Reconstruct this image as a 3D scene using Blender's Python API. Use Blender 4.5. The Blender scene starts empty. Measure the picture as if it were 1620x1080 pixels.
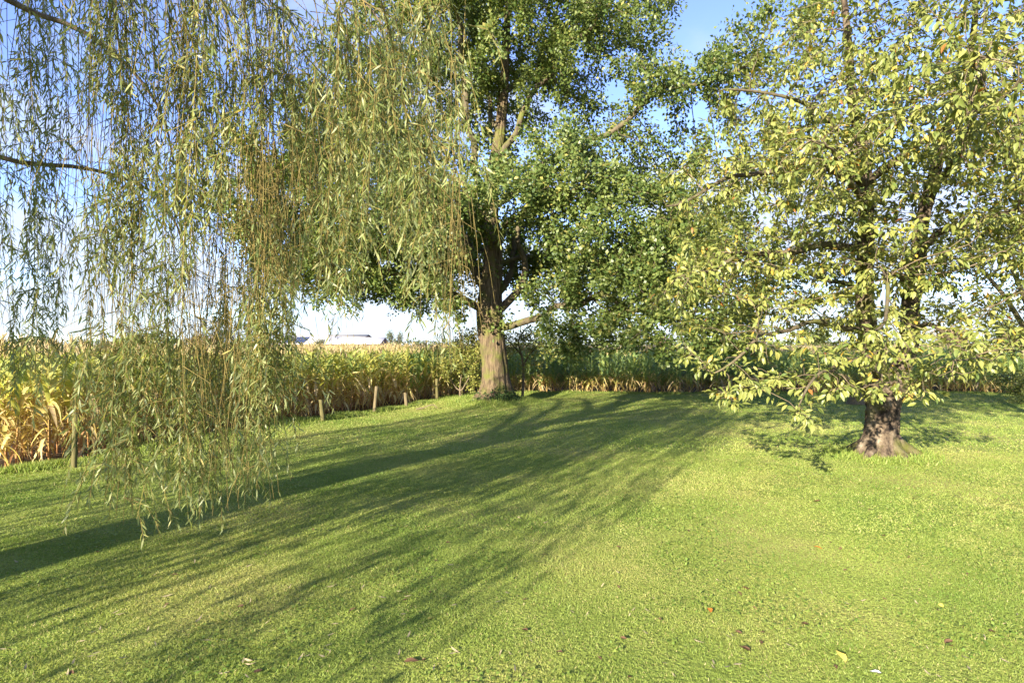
import bpy, math, random
import numpy as np
from mathutils import Matrix, Vector, noise as mnoise

rng = np.random.default_rng(7)
random.seed(7)
scene = bpy.context.scene
COL = scene.collection

# ------------------------------------------------------------------ camera, sky, sun, exposure
F = 900.0          # focal length in photo pixels (photo 1620 x 1080)
CAM_H = 2.0
HORIZON = 545.0
cam_data = bpy.data.cameras.new('camera')
cam_data.sensor_width = 36.0
cam_data.lens = 36.0 * F / 1620.0
cam_data.shift_y = (HORIZON - 540.0) / 1620.0
cam_data.clip_start = 0.1
cam_data.clip_end = 6000.0
cam = bpy.data.objects.new('camera', cam_data)
cam.location = (0, 0, CAM_H)
cam.rotation_euler = (math.radians(90), 0, 0)
COL.objects.link(cam)
scene.camera = cam

SUN_EL = math.radians(19.0)
SUN_AZ = math.radians(31.5 + 180.0)      # clockwise from +Y: low sun behind the camera, to the left
world = bpy.data.worlds.new('World')
scene.world = world
world.use_nodes = True
wn, wl = world.node_tree.nodes, world.node_tree.links
wn.clear()
w_out = wn.new('ShaderNodeOutputWorld')
w_bg = wn.new('ShaderNodeBackground')
w_bg.inputs['Strength'].default_value = 0.096
sky = wn.new('ShaderNodeTexSky')
sky.sky_type = 'NISHITA'
sky.sun_disc = False
sky.sun_elevation = SUN_EL
sky.sun_rotation = SUN_AZ
sky.air_density = 0.75
sky.dust_density = 0.3
sky.ozone_density = 3.0
# thin broken cloud, thicker towards the horizon all the way round
tc = wn.new('ShaderNodeTexCoord')
sep = wn.new('ShaderNodeSeparateXYZ')
wl.new(tc.outputs['Generated'], sep.inputs[0])
zc = wn.new('ShaderNodeMath'); zc.operation = 'MAXIMUM'; zc.inputs[1].default_value = 0.0
wl.new(sep.outputs['Z'], zc.inputs[0])
zo = wn.new('ShaderNodeMath'); zo.operation = 'ADD'; zo.inputs[1].default_value = 0.16
wl.new(zc.outputs[0], zo.inputs[0])
dx = wn.new('ShaderNodeMath'); dx.operation = 'DIVIDE'
dy = wn.new('ShaderNodeMath'); dy.operation = 'DIVIDE'
wl.new(sep.outputs['X'], dx.inputs[0]); wl.new(zo.outputs[0], dx.inputs[1])
wl.new(sep.outputs['Y'], dy.inputs[0]); wl.new(zo.outputs[0], dy.inputs[1])
comb = wn.new('ShaderNodeCombineXYZ')
wl.new(dx.outputs[0], comb.inputs['X']); wl.new(dy.outputs[0], comb.inputs['Y'])
comb.inputs['Z'].default_value = 3.1
cn = wn.new('ShaderNodeTexNoise')
cn.inputs['Scale'].default_value = 1.0
cn.inputs['Detail'].default_value = 7.0
cn.inputs['Roughness'].default_value = 0.55
cn.inputs['Distortion'].default_value = 0.35
wl.new(comb.outputs[0], cn.inputs['Vector'])
# cover falls off with elevation
cov = wn.new('ShaderNodeMapRange')
cov.inputs['From Min'].default_value = 0.02; cov.inputs['From Max'].default_value = 0.50
cov.inputs['To Min'].default_value = 0.20; cov.inputs['To Max'].default_value = -0.11
wl.new(sep.outputs['Z'], cov.inputs['Value'])
cadd = wn.new('ShaderNodeMath'); cadd.operation = 'ADD'
wl.new(cn.outputs['Fac'], cadd.inputs[0]); wl.new(cov.outputs[0], cadd.inputs[1])
cr = wn.new('ShaderNodeMapRange'); cr.interpolation_type = 'SMOOTHSTEP'
cr.inputs['From Min'].default_value = 0.42; cr.inputs['From Max'].default_value = 0.66
wl.new(cadd.outputs[0], cr.inputs['Value'])
cmul = wn.new('ShaderNodeMath'); cmul.operation = 'MULTIPLY'; cmul.inputs[1].default_value = 0.88
wl.new(cr.outputs[0], cmul.inputs[0])
wmix = wn.new('ShaderNodeMix'); wmix.data_type = 'RGBA'
wl.new(cmul.outputs[0], wmix.inputs['Factor'])
hs = wn.new('ShaderNodeHueSaturation'); hs.inputs['Saturation'].default_value = 1.02; hs.inputs['Hue'].default_value = 0.518
wl.new(sky.outputs[0], hs.inputs['Color'])
wl.new(hs.outputs[0], wmix.inputs['A'])
wmix.inputs['B'].default_value = (1.75, 1.95, 2.32, 1)
wl.new(wmix.outputs['Result'], w_bg.inputs['Color'])
wl.new(w_bg.outputs[0], w_out.inputs['Surface'])

sun_data = bpy.data.lights.new('sun', 'SUN')
sun_data.energy = 3.6
sun_data.angle = math.radians(0.6)
sun_data.color = (1.0, 0.90, 0.72)
sun = bpy.data.objects.new('sun', sun_data)
sd = Vector((math.sin(SUN_AZ) * math.cos(SUN_EL), math.cos(SUN_AZ) * math.cos(SUN_EL), math.sin(SUN_EL)))
sun.rotation_euler = sd.to_track_quat('Z', 'Y').to_euler()
sun.location = (-20, -30, 30)
COL.objects.link(sun)

scene.view_settings.view_transform = 'Standard'
scene.view_settings.look = 'None'
scene.view_settings.gamma = 1.0
scene.view_settings.use_curve_mapping = False
scene.view_settings.exposure = 2.48
scene.render.engine = 'CYCLES'
scene.render.filter_size = 1.15
scene.cycles.use_denoising = True
scene.cycles.max_bounces = 8
scene.cycles.transparent_max_bounces = 4
scene.cycles.sample_clamp_indirect = 4.0

# ------------------------------------------------------------------ helpers
def px(u, v, d):
    """photo pixel at a known distance -> point"""
    return np.array([(u - 810.0) / F * d, d, CAM_H - (v - HORIZON) / F * d])

def tag(o, label=None, cat=None, group=None, kind=None):
    if label: o['label'] = label
    if cat: o['category'] = cat
    if group: o['group'] = group
    if kind: o['kind'] = kind
    return o

def empty(name, loc):
    o = bpy.data.objects.new(name, None)
    o.location = loc
    o.empty_display_size = 0.2
    COL.objects.link(o)
    return o

def make_mesh(name, V, loops, starts, totals, mat=None, tint=None, smooth=True):
    me = bpy.data.meshes.new(name)
    V = np.asarray(V, dtype=np.float32)
    me.vertices.add(len(V)); me.vertices.foreach_set('co', V.ravel())
    me.loops.add(len(loops)); me.loops.foreach_set('vertex_index', np.asarray(loops, dtype=np.int32))
    me.polygons.add(len(starts))
    me.polygons.foreach_set('loop_start', np.asarray(starts, dtype=np.int32))
    me.polygons.foreach_set('loop_total', np.asarray(totals, dtype=np.int32))
    if smooth:
        me.polygons.foreach_set('use_smooth', np.ones(len(starts), dtype=bool))
    if tint is not None:
        a = me.attributes.new('tint', 'FLOAT', 'POINT')
        a.data.foreach_set('value', np.asarray(tint, dtype=np.float32))
    me.update(calc_edges=True)
    if mat: me.materials.append(mat)
    return me

def mesh_faces(name, V, faces, mat=None, tint=None, smooth=True):
    loops = [i for f in faces for i in f]
    totals = [len(f) for f in faces]
    starts = np.concatenate([[0], np.cumsum(totals)[:-1]]) if totals else []
    return make_mesh(name, V, loops, starts, totals, mat, tint, smooth)

def link(name, me, parent=None, loc=None):
    o = bpy.data.objects.new(name, me)
    if parent is not None: o.parent = parent
    if loc is not None: o.location = loc
    COL.objects.link(o)
    return o

class MB:
    """gathers tubes and boxes into one mesh"""
    def __init__(self): self.V = []; self.F = []; self.T = []; self.n = 0
    def add(self, V, Fc, t=0.5):
        V = np.asarray(V, dtype=float)
        self.V.append(V); self.F += [tuple(i + self.n for i in f) for f in Fc]
        self.T.append(np.full(len(V), t) if np.isscalar(t) else np.asarray(t))
        self.n += len(V)
    def tube(self, P, R, sides=6, t=0.5, bump=0.0, cap=True, bfreq=(3.0, 1.0), seed=0.0, furrow=None):
        P = np.asarray(P, dtype=float); R = np.asarray(R, dtype=float)
        T = np.gradient(P, axis=0); T /= (np.linalg.norm(T, axis=1, keepdims=True) + 1e-9)
        ref = np.array([1.0, 0, 0]) if abs(T[0][0]) < 0.8 else np.array([0, 1.0, 0])
        N = ref - T[0] * ref.dot(T[0]); N /= np.linalg.norm(N)
        V = []
        ang = np.linspace(0, 2 * math.pi, sides, endpoint=False)
        for i in range(len(P)):
            N = N - T[i] * N.dot(T[i]); N /= (np.linalg.norm(N) + 1e-9)
            B = np.cross(T[i], N)
            r = np.full(sides, R[i])
            if bump:
                for k, a in enumerate(ang):
                    q = Vector((math.cos(a) * bfreq[0], math.sin(a) * bfreq[0], P[i][2] * bfreq[1] + seed))
                    r[k] *= 1 + bump * (mnoise.noise(q) + 0.5 * mnoise.noise(q * 2.7))
                    if furrow:
                        q = Vector((math.cos(a) * furrow[1], math.sin(a) * furrow[1], P[i][2] * furrow[2] + seed))
                        q = q + mnoise.noise_vector(q * .5) * .35
                        r[k] += furrow[0] * (.45 - 2 * abs(mnoise.noise(q)))
            V.append(P[i] + np.outer(np.cos(ang) * r, N) + np.outer(np.sin(ang) * r, B))
        Fc = []
        for i in range(len(P) - 1):
            for k in range(sides):
                k2 = (k + 1) % sides
                Fc.append((i * sides + k, i * sides + k2, (i + 1) * sides + k2, (i + 1) * sides + k))
        if cap:
            Fc.append(tuple(reversed(range(sides))))
            Fc.append(tuple((len(P) - 1) * sides + k for k in range(sides)))
        self.add(np.concatenate(V), Fc, t)
    def box(self, c, s, rz=0.0, t=0.5):
        x, y, z = np.array(s) / 2
        V = np.array([(-x, -y, -z), (x, -y, -z), (x, y, -z), (-x, y, -z), (-x, -y, z), (x, -y, z), (x, y, z), (-x, y, z)])
        ca, sa = math.cos(rz), math.sin(rz)
        V = np.stack([V[:, 0] * ca - V[:, 1] * sa, V[:, 0] * sa + V[:, 1] * ca, V[:, 2]], 1) + np.array(c)
        self.add(V, [(0, 3, 2, 1), (4, 5, 6, 7), (0, 1, 5, 4), (1, 2, 6, 5), (2, 3, 7, 6), (3, 0, 4, 7)], t)
    def mesh(self, name, mat, smooth=True, off=(0, 0, 0)):
        V = np.concatenate(self.V) - np.asarray(off)
        return mesh_faces(name, V, self.F, mat, np.concatenate(self.T), smooth)

def unit(v):
    return v / (np.linalg.norm(v, axis=-1, keepdims=True) + 1e-9)

def frames(Y, N):
    """rotation matrices whose columns are X (width), Y (length), Z (normal)"""
    Y = unit(Y); X = unit(np.cross(Y, N)); Z = np.cross(X, Y)
    return np.stack([X, Y, Z], axis=2)

def scatter(name, tv, tf, Rm, P, S, tint, mat, off=(0, 0, 0), smooth=False):
    """many copies of a small leaf template, written out as one mesh"""
    tv = np.asarray(tv, dtype=float); n, k = len(P), len(tv)
    S = np.asarray(S)
    if S.ndim == 1: S = np.repeat(S[:, None], 3, 1)
    V = np.einsum('nij,nkj->nki', Rm, tv[None] * S[:, None, :]) + P[:, None, :] - np.asarray(off)
    base = (np.arange(n) * k)[:, None]
    lt = np.array([i for f in tf for i in f]); tt = np.array([len(f) for f in tf])
    loops = (base + lt[None]).ravel()
    totals = np.tile(tt, n)
    starts = np.concatenate([[0], np.cumsum(totals)[:-1]])
    return make_mesh(name, V.reshape(-1, 3), loops, starts, totals, mat, np.repeat(tint, k), smooth)

# leaf templates: Y is the length, base at the origin
WILLOW_T = ([(0, 0, 0), (-.065, .35, -.01), (.065, .35, -.01), (-.05, .7, -.06), (.05, .7, -.06), (0, 1, -.14)],
            [(0, 2, 1), (1, 2, 4, 3), (3, 4, 5)])
CHERRY_T = ([(0, 0, 0), (0, .12, .0), (-.15, .32, .05), (0, .34, 0), (.15, .32, .05), (-.2, .58, .02), (0, .6, -.04), (.2, .58, .02), (-.11, .84, -.08), (.11, .84, -.08), (0, 1.06, -.2)],
            [(1, 3, 2), (1, 4, 3), (2, 3, 6, 5), (3, 4, 7, 6), (5, 6, 10, 8), (6, 7, 9, 10)])
CHERRY_FAR_T = ([(0, 0, 0), (-.17, .32, .03), (.17, .32, .03), (-.17, .68, -.03), (.17, .68, -.03), (0, 1.06, -.18)], [(0, 2, 1), (1, 2, 4, 3), (3, 4, 5)])
OAK_T = ([(0, 0, 0), (-.3, .5, .06), (0, .55, -.02), (.3, .5, .06), (-.2, .85, .0), (.2, .85, .0), (0, 1, -.08)],
         [(0, 2, 1), (0, 3, 2), (1, 2, 6, 4), (2, 3, 5, 6)])
DIAMOND_T = ([(0, 0, 0), (-.33, .55, .07), (.33, .55, .07), (0, 1, -.05)], [(0, 2, 1), (1, 2, 3)])

# ------------------------------------------------------------------ materials
def new_mat(name):
    m = bpy.data.materials.new(name); m.use_nodes = True
    nt = m.node_tree; nt.nodes.clear()
    return m, nt.nodes, nt.links

def ramp(nodes, stops):
    r = nodes.new('ShaderNodeValToRGB')
    els = r.color_ramp.elements
    while len(els) < len(stops): els.new(0.5)
    for e, (p, c) in zip(els, stops):
        e.position = p; e.color = (*c, 1)
    return r

def leaf_mat(name, stops, trans=0.35, rough=0.45, spec=0.35, warm=(1.15, 1.15, 0.6)):
    m, n, l = new_mat(name)
    at = n.new('ShaderNodeAttribute'); at.attribute_name = 'tint'
    r = ramp(n, stops); l.new(at.outputs['Fac'], r.inputs[0])
    p = n.new('ShaderNodeBsdfPrincipled')
    p.inputs['Roughness'].default_value = rough
    p.inputs['Specular IOR Level'].default_value = spec
    l.new(r.outputs[0], p.inputs['Base Color'])
    tr = n.new('ShaderNodeBsdfTranslucent')
    mul = n.new('ShaderNodeMix'); mul.data_type = 'RGBA'; mul.blend_type = 'MULTIPLY'; mul.inputs['Factor'].default_value = 1
    l.new(r.outputs[0], mul.inputs['A']); mul.inputs['B'].default_value = (*warm, 1)
    l.new(mul.outputs['Result'], tr.inputs['Color'])
    mx = n.new('ShaderNodeMixShader'); mx.inputs[0].default_value = trans
    l.new(p.outputs[0], mx.inputs[1]); l.new(tr.outputs[0], mx.inputs[2])
    o = n.new('ShaderNodeOutputMaterial'); l.new(mx.outputs[0], o.inputs['Surface'])
    return m

def bark_mat(name, stops, scale=(6, 6, 1.2), bump=0.6, detail=8.0, moss=None, moss_amt=0.5, dist=0.03):
    m, n, l = new_mat(name)
    tcn = n.new('ShaderNodeTexCoord'); mp = n.new('ShaderNodeMapping')
    mp.inputs['Scale'].default_value = scale
    l.new(tcn.outputs['Object'], mp.inputs[0])
    no = n.new('ShaderNodeTexNoise'); no.inputs['Scale'].default_value = 2.0
    no.inputs['Detail'].default_value = detail; no.inputs['Roughness'].default_value = 0.65
    l.new(mp.outputs[0], no.inputs['Vector'])
    r = ramp(n, stops); l.new(no.outputs['Fac'], r.inputs[0])
    p = n.new('ShaderNodeBsdfPrincipled'); p.inputs['Roughness'].default_value = 0.9
    p.inputs['Specular IOR Level'].default_value = 0.2
    src = r.outputs[0]
    if moss:
        n2 = n.new('ShaderNodeTexNoise'); n2.inputs['Scale'].default_value = 2.3; n2.inputs['Detail'].default_value = 6
        l.new(tcn.outputs['Object'], n2.inputs['Vector'])
        mr = n.new('ShaderNodeMapRange'); mr.inputs['From Min'].default_value = 0.62 - moss_amt * 0.25
        mr.inputs['From Max'].default_value = 0.78 - moss_amt * 0.25
        l.new(n2.outputs['Fac'], mr.inputs['Value'])
        mm = n.new('ShaderNodeMix'); mm.data_type = 'RGBA'; l.new(mr.outputs[0], mm.inputs['Factor'])
        l.new(src, mm.inputs['A']); mm.inputs['B'].default_value = (*moss, 1)
        src = mm.outputs['Result']
    l.new(src, p.inputs['Base Color'])
    b = n.new('ShaderNodeBump'); b.inputs['Strength'].default_value = bump; b.inputs['Distance'].default_value = dist
    l.new(no.outputs['Fac'], b.inputs['Height']); l.new(b.outputs[0], p.inputs['Normal'])
    o = n.new('ShaderNodeOutputMaterial'); l.new(p.outputs[0], o.inputs['Surface'])
    return m

def plain_mat(name, c1, c2, scale=4.0, rough=0.8, bump=0.2, spec=0.3):
    m, n, l = new_mat(name)
    tcn = n.new('ShaderNodeTexCoord')
    no = n.new('ShaderNodeTexNoise'); no.inputs['Scale'].default_value = scale; no.inputs['Detail'].default_value = 6
    l.new(tcn.outputs['Object'], no.inputs['Vector'])
    r = ramp(n, [(0.3, c1), (0.7, c2)]); l.new(no.outputs['Fac'], r.inputs[0])
    p = n.new('ShaderNodeBsdfPrincipled'); p.inputs['Roughness'].default_value = rough
    p.inputs['Specular IOR Level'].default_value = spec
    l.new(r.outputs[0], p.inputs['Base Color'])
    b = n.new('ShaderNodeBump'); b.inputs['Strength'].default_value = bump; b.inputs['Distance'].default_value = 0.02
    l.new(no.outputs['Fac'], b.inputs['Height']); l.new(b.outputs[0], p.inputs['Normal'])
    o = n.new('ShaderNodeOutputMaterial'); l.new(p.outputs[0], o.inputs['Surface'])
    return m

def lawn_mat():
    m, n, l = new_mat('lawn')
    tcn = n.new('ShaderNodeTexCoord')
    big = n.new('ShaderNodeTexNoise'); big.inputs['Scale'].default_value = 0.55; big.inputs['Detail'].default_value = 5
    l.new(tcn.outputs['Object'], big.inputs['Vector'])
    fine = n.new('ShaderNodeTexNoise'); fine.inputs['Scale'].default_value = 38; fine.inputs['Detail'].default_value = 4
    l.new(tcn.outputs['Object'], fine.inputs['Vector'])
    r1 = ramp(n, [(0.36, (0.150, 0.215, 0.035)), (0.52, (0.225, 0.265, 0.055)), (0.66, (0.290, 0.280, 0.085))])
    l.new(big.outputs['Fac'], r1.inputs[0])
    r2 = ramp(n, [(0.3, (0.45, 0.45, 0.4)), (0.55, (0.95, 0.95, 0.9)), (0.75, (1.25, 1.2, 1.1))])
    l.new(fine.outputs['Fac'], r2.inputs[0])
    mul = n.new('ShaderNodeMix'); mul.data_type = 'RGBA'; mul.blend_type = 'MULTIPLY'; mul.inputs['Factor'].default_value = 1
    l.new(r1.outputs[0], mul.inputs['A']); l.new(r2.outputs[0], mul.inputs['B'])
    p = n.new('ShaderNodeBsdfPrincipled'); p.inputs['Roughness'].default_value = 0.85; p.inputs['Specular IOR Level'].default_value = 0.15
    l.new(mul.outputs['Result'], p.inputs['Base Color'])
    b = n.new('ShaderNodeBump'); b.inputs['Strength'].default_value = 0.8; b.inputs['Distance'].default_value = 0.03
    l.new(fine.outputs['Fac'], b.inputs['Height']); l.new(b.outputs[0], p.inputs['Normal'])
    o = n.new('ShaderNodeOutputMaterial'); l.new(p.outputs[0], o.inputs['Surface'])
    return m

M = {
    'lawn': lawn_mat(),
    'soil': plain_mat('field_soil', (0.045, 0.030, 0.020), (0.11, 0.075, 0.048), 3.0, 0.95, 0.8),
    'grass': leaf_mat('grass_blades', [(0.0, (0.130, 0.215, 0.036)), (0.45, (0.235, 0.295, 0.064)), (0.8, (0.335, 0.350, 0.105)), (0.94, (0.42, 0.35, 0.15)), (1.0, (0.42, 0.34, 0.18))], 0.4, 0.5, 0.25),
    'oak_leaf': leaf_mat('oak_leaves', [(0.0, (0.060, 0.108, 0.026)), (0.5, (0.140, 0.182, 0.046)), (0.85, (0.230, 0.255, 0.072)), (1.0, (0.36, 0.31, 0.09))], 0.4, 0.42, 0.4),
    'cherry_leaf': leaf_mat('cherry_leaves', [(0.0, (0.100, 0.142, 0.034)), (0.5, (0.205, 0.225, 0.055)), (0.86, (0.310, 0.300, 0.085)), (0.93, (0.42, 0.28, 0.045)), (1.0, (0.34, 0.13, 0.035))], 0.32, 0.42, 0.4),
    'willow_leaf': leaf_mat('willow_leaves', [(0.0, (0.15, 0.20, 0.060)), (0.5, (0.265, 0.30, 0.105)), (0.9, (0.39, 0.41, 0.19)), (1.0, (0.44, 0.37, 0.13))], 0.45, 0.42, 0.45),
    'shrub_leaf': leaf_mat('shrub_leaves', [(0.0, (0.09, 0.12, 0.026)), (0.6, (0.20, 0.215, 0.05)), (1.0, (0.32, 0.27, 0.08))], 0.3, 0.5, 0.3),
    'autumn_leaf': leaf_mat('autumn_leaves', [(0.0, (0.10, 0.11, 0.022)), (0.6, (0.20, 0.18, 0.04)), (1.0, (0.36, 0.20, 0.05))], 0.3, 0.5, 0.3),
    'far_leaf': leaf_mat('far_leaves', [(0.0, (0.05, 0.075, 0.025)), (0.6, (0.09, 0.11, 0.04)), (1.0, (0.13, 0.14, 0.06))], 0.2, 0.6, 0.2),
    'far_brown': leaf_mat('far_brown_leaves', [(0.0, (0.11, 0.09, 0.05)), (0.6, (0.18, 0.135, 0.075)), (1.0, (0.24, 0.17, 0.09))], 0.2, 0.6, 0.2),
    'ivy': leaf_mat('ivy_leaves', [(0.0, (0.012, 0.028, 0.008)), (1.0, (0.045, 0.075, 0.02))], 0.15, 0.6, 0.15),
    'maize': leaf_mat('maize_leaves', [(0.0, (0.19, 0.31, 0.14)), (0.3, (0.30, 0.39, 0.125)), (0.5, (0.50, 0.50, 0.125)), (0.68, (0.70, 0.60, 0.25)), (0.85, (0.60, 0.45, 0.24)), (1.0, (0.36, 0.18, 0.08))], 0.5, 0.45, 0.4, (1.1, 1.05, 0.6)),
    'tassel': leaf_mat('maize_tassel', [(0.0, (0.44, 0.36, 0.16)), (1.0, (0.56, 0.45, 0.27))], 0.3, 0.7, 0.2),
    'stalk': leaf_mat('maize_stalk', [(0.0, (0.15, 0.19, 0.045)), (0.5, (0.33, 0.25, 0.075)), (1.0, (0.30, 0.14, 0.055))], 0.0, 0.6, 0.3),
    'oak_bark': bark_mat('oak_bark', [(0.34, (0.045, 0.032, 0.021)), (0.5, (0.118, 0.086, 0.050)), (0.68, (0.20, 0.152, 0.090))], (9, 9, 1.1), 1.0, 10, (0.11, 0.112, 0.030), 0.55, 0.06),
    'oak_limb': bark_mat('oak_limb_bark', [(0.3, (0.04, 0.031, 0.019)), (0.7, (0.145, 0.118, 0.072))], (5, 5, 2), 0.6, 7, (0.10, 0.105, 0.028), 0.45, 0.03),
    'cherry_bark': bark_mat('cherry_bark', [(0.38, (0.022, 0.016, 0.012)), (0.48, (0.085, 0.062, 0.042)), (0.58, (0.135, 0.105, 0.072)), (0.70, (0.235, 0.195, 0.145))], (3.5, 3.5, 2.4), 0.9, 9, (0.075, 0.080, 0.016), 0.5, 0.06),
    'twig': bark_mat('twig_bark', [(0.3, (0.07, 0.052, 0.035)), (0.7, (0.20, 0.155, 0.10))], (8, 8, 8), 0.3, 3),
    'willow_twig': bark_mat('willow_twig_bark', [(0.3, (0.13, 0.105, 0.035)), (0.7, (0.24, 0.18, 0.06))], (8, 8, 8), 0.2, 3),
    'willow_bark': bark_mat('willow_bark', [(0.3, (0.06, 0.045, 0.03)), (0.7, (0.21, 0.165, 0.11))], (6, 6, 1.5), 0.8, 7),
    'post': bark_mat('post_wood', [(0.3, (0.06, 0.055, 0.022)), (0.7, (0.15, 0.13, 0.055))], (10, 10, 1.5), 0.4, 6, (0.15, 0.17, 0.03), 0.55),
    'post_pale': bark_mat('pale_post_wood', [(0.3, (0.09, 0.072, 0.04)), (0.7, (0.20, 0.16, 0.09))], (10, 10, 1.5), 0.4, 6),
    'post_cap': plain_mat('dark_post_top', (0.03, 0.028, 0.02), (0.07, 0.06, 0.045), 20),
    'wall': plain_mat('barn_brick_wall', (0.16, 0.10, 0.075), (0.24, 0.16, 0.12), 2.0),
    'roof': plain_mat('barn_roof_sheet', (0.42, 0.41, 0.40), (0.52, 0.50, 0.48), 0.6),
    'roof2': plain_mat('barn_roof_dark', (0.20, 0.19, 0.18), (0.28, 0.27, 0.25), 0.6),
    'solar': plain_mat('solar_panel', (0.030, 0.036, 0.055), (0.045, 0.052, 0.075), 0.8, 0.25, 0.0, 0.6),
    'white': plain_mat('pale_plaster', (0.55, 0.53, 0.50), (0.65, 0.63, 0.6), 1.0),
}

# ------------------------------------------------------------------ ground
OAK = np.array([-0.56, 19.4])
CHERRY = np.array([6.68, 10.3])
EDGE_Y = np.array([-30.0, 6.5, 8.2, 9.0, 14.2, 22.4, 23.2])
EDGE_X = np.array([-40.0, -22.0, -9.6, -8.1, -5.75, -1.6, -1.1])
BACK_Y = 23.2
def xleft(y): return np.interp(y, EDGE_Y, EDGE_X)

def ground_z(x, y):
    x = np.asarray(x, float); y = np.asarray(y, float)
    z = 0.020 * np.sin(x * .9 + 0.5 * y) + 0.012 * np.sin(1.4 * x - 1.1 * y + 1) + 0.004 * np.sin(2.3 * y + 1.1 * x + np.sin(x * 1.7))
    r = np.hypot(x - OAK[0], (y - OAK[1]) * 1.0)
    z = z + 0.24 * np.exp(-(r / 1.25) ** 2)
    r = np.hypot(x - CHERRY[0], y - CHERRY[1])
    z = z + 0.10 * np.exp(-(r / 0.75) ** 2)
    # the ragged bank along the far field edge
    z = z + 0.09 * np.exp(-((y - 22.7) / 0.5) ** 2) * (0.6 + 0.4 * np.sin(x * 0.9))
    return z

def build_ground():
    # one sheet to the horizon (field soil and far land), just under the lawn
    ys = np.concatenate([np.linspace(-3000, -40, 8), np.linspace(-30, 60, 46), np.geomspace(70, 4000, 16)])
    xs = np.concatenate([-np.geomspace(4000, 60, 14), np.linspace(-50, 50, 51), np.geomspace(60, 4000, 14)])
    X, Y = np.meshgrid(xs, ys)
    Z = np.full_like(X, -0.12)
    V = np.stack([X, Y, Z], -1).reshape(-1, 3); nx = len(xs)
    Fc = [(j * nx + i, j * nx + i + 1, (j + 1) * nx + i + 1, (j + 1) * nx + i) for j in range(len(ys) - 1) for i in range(nx - 1)]
    g = link('ground', mesh_faces('ground', V, Fc, M['soil'])); tag(g, kind='structure')
    # lawn: left edge follows the fence, far edge the maize
    ys = np.concatenate([np.linspace(-30, 0, 31), np.linspace(0.2, BACK_Y, 180)])
    ns = 190
    s = np.linspace(0, 1, ns)
    V = []
    for y in ys:
        x0 = xleft(y) + 0.12 * math.sin(y * 2.3) + 0.07 * math.sin(y * 5.1)
        xx = x0 + (42 - x0) * (0.35 * s + 0.65 * s ** 2.2)
        yy = np.full(ns, y)
        zz = ground_z(xx, yy)
        if y >= BACK_Y - 0.01: zz = zz * 0 - 0.13; yy = yy + 0.08 * np.sin(xx * 2.7)
        zz[0] = -0.13
        V.append(np.stack([xx, yy, zz], 1))
    V = np.concatenate(V)
    Fc = [(j * ns + i, j * ns + i + 1, (j + 1) * ns + i + 1, (j + 1) * ns + i) for j in range(len(ys) - 1) for i in range(ns - 1)]
    lw = link('lawn', mesh_faces('lawn', V, Fc, M['lawn'])); tag(lw, kind='structure')

build_ground()

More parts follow.
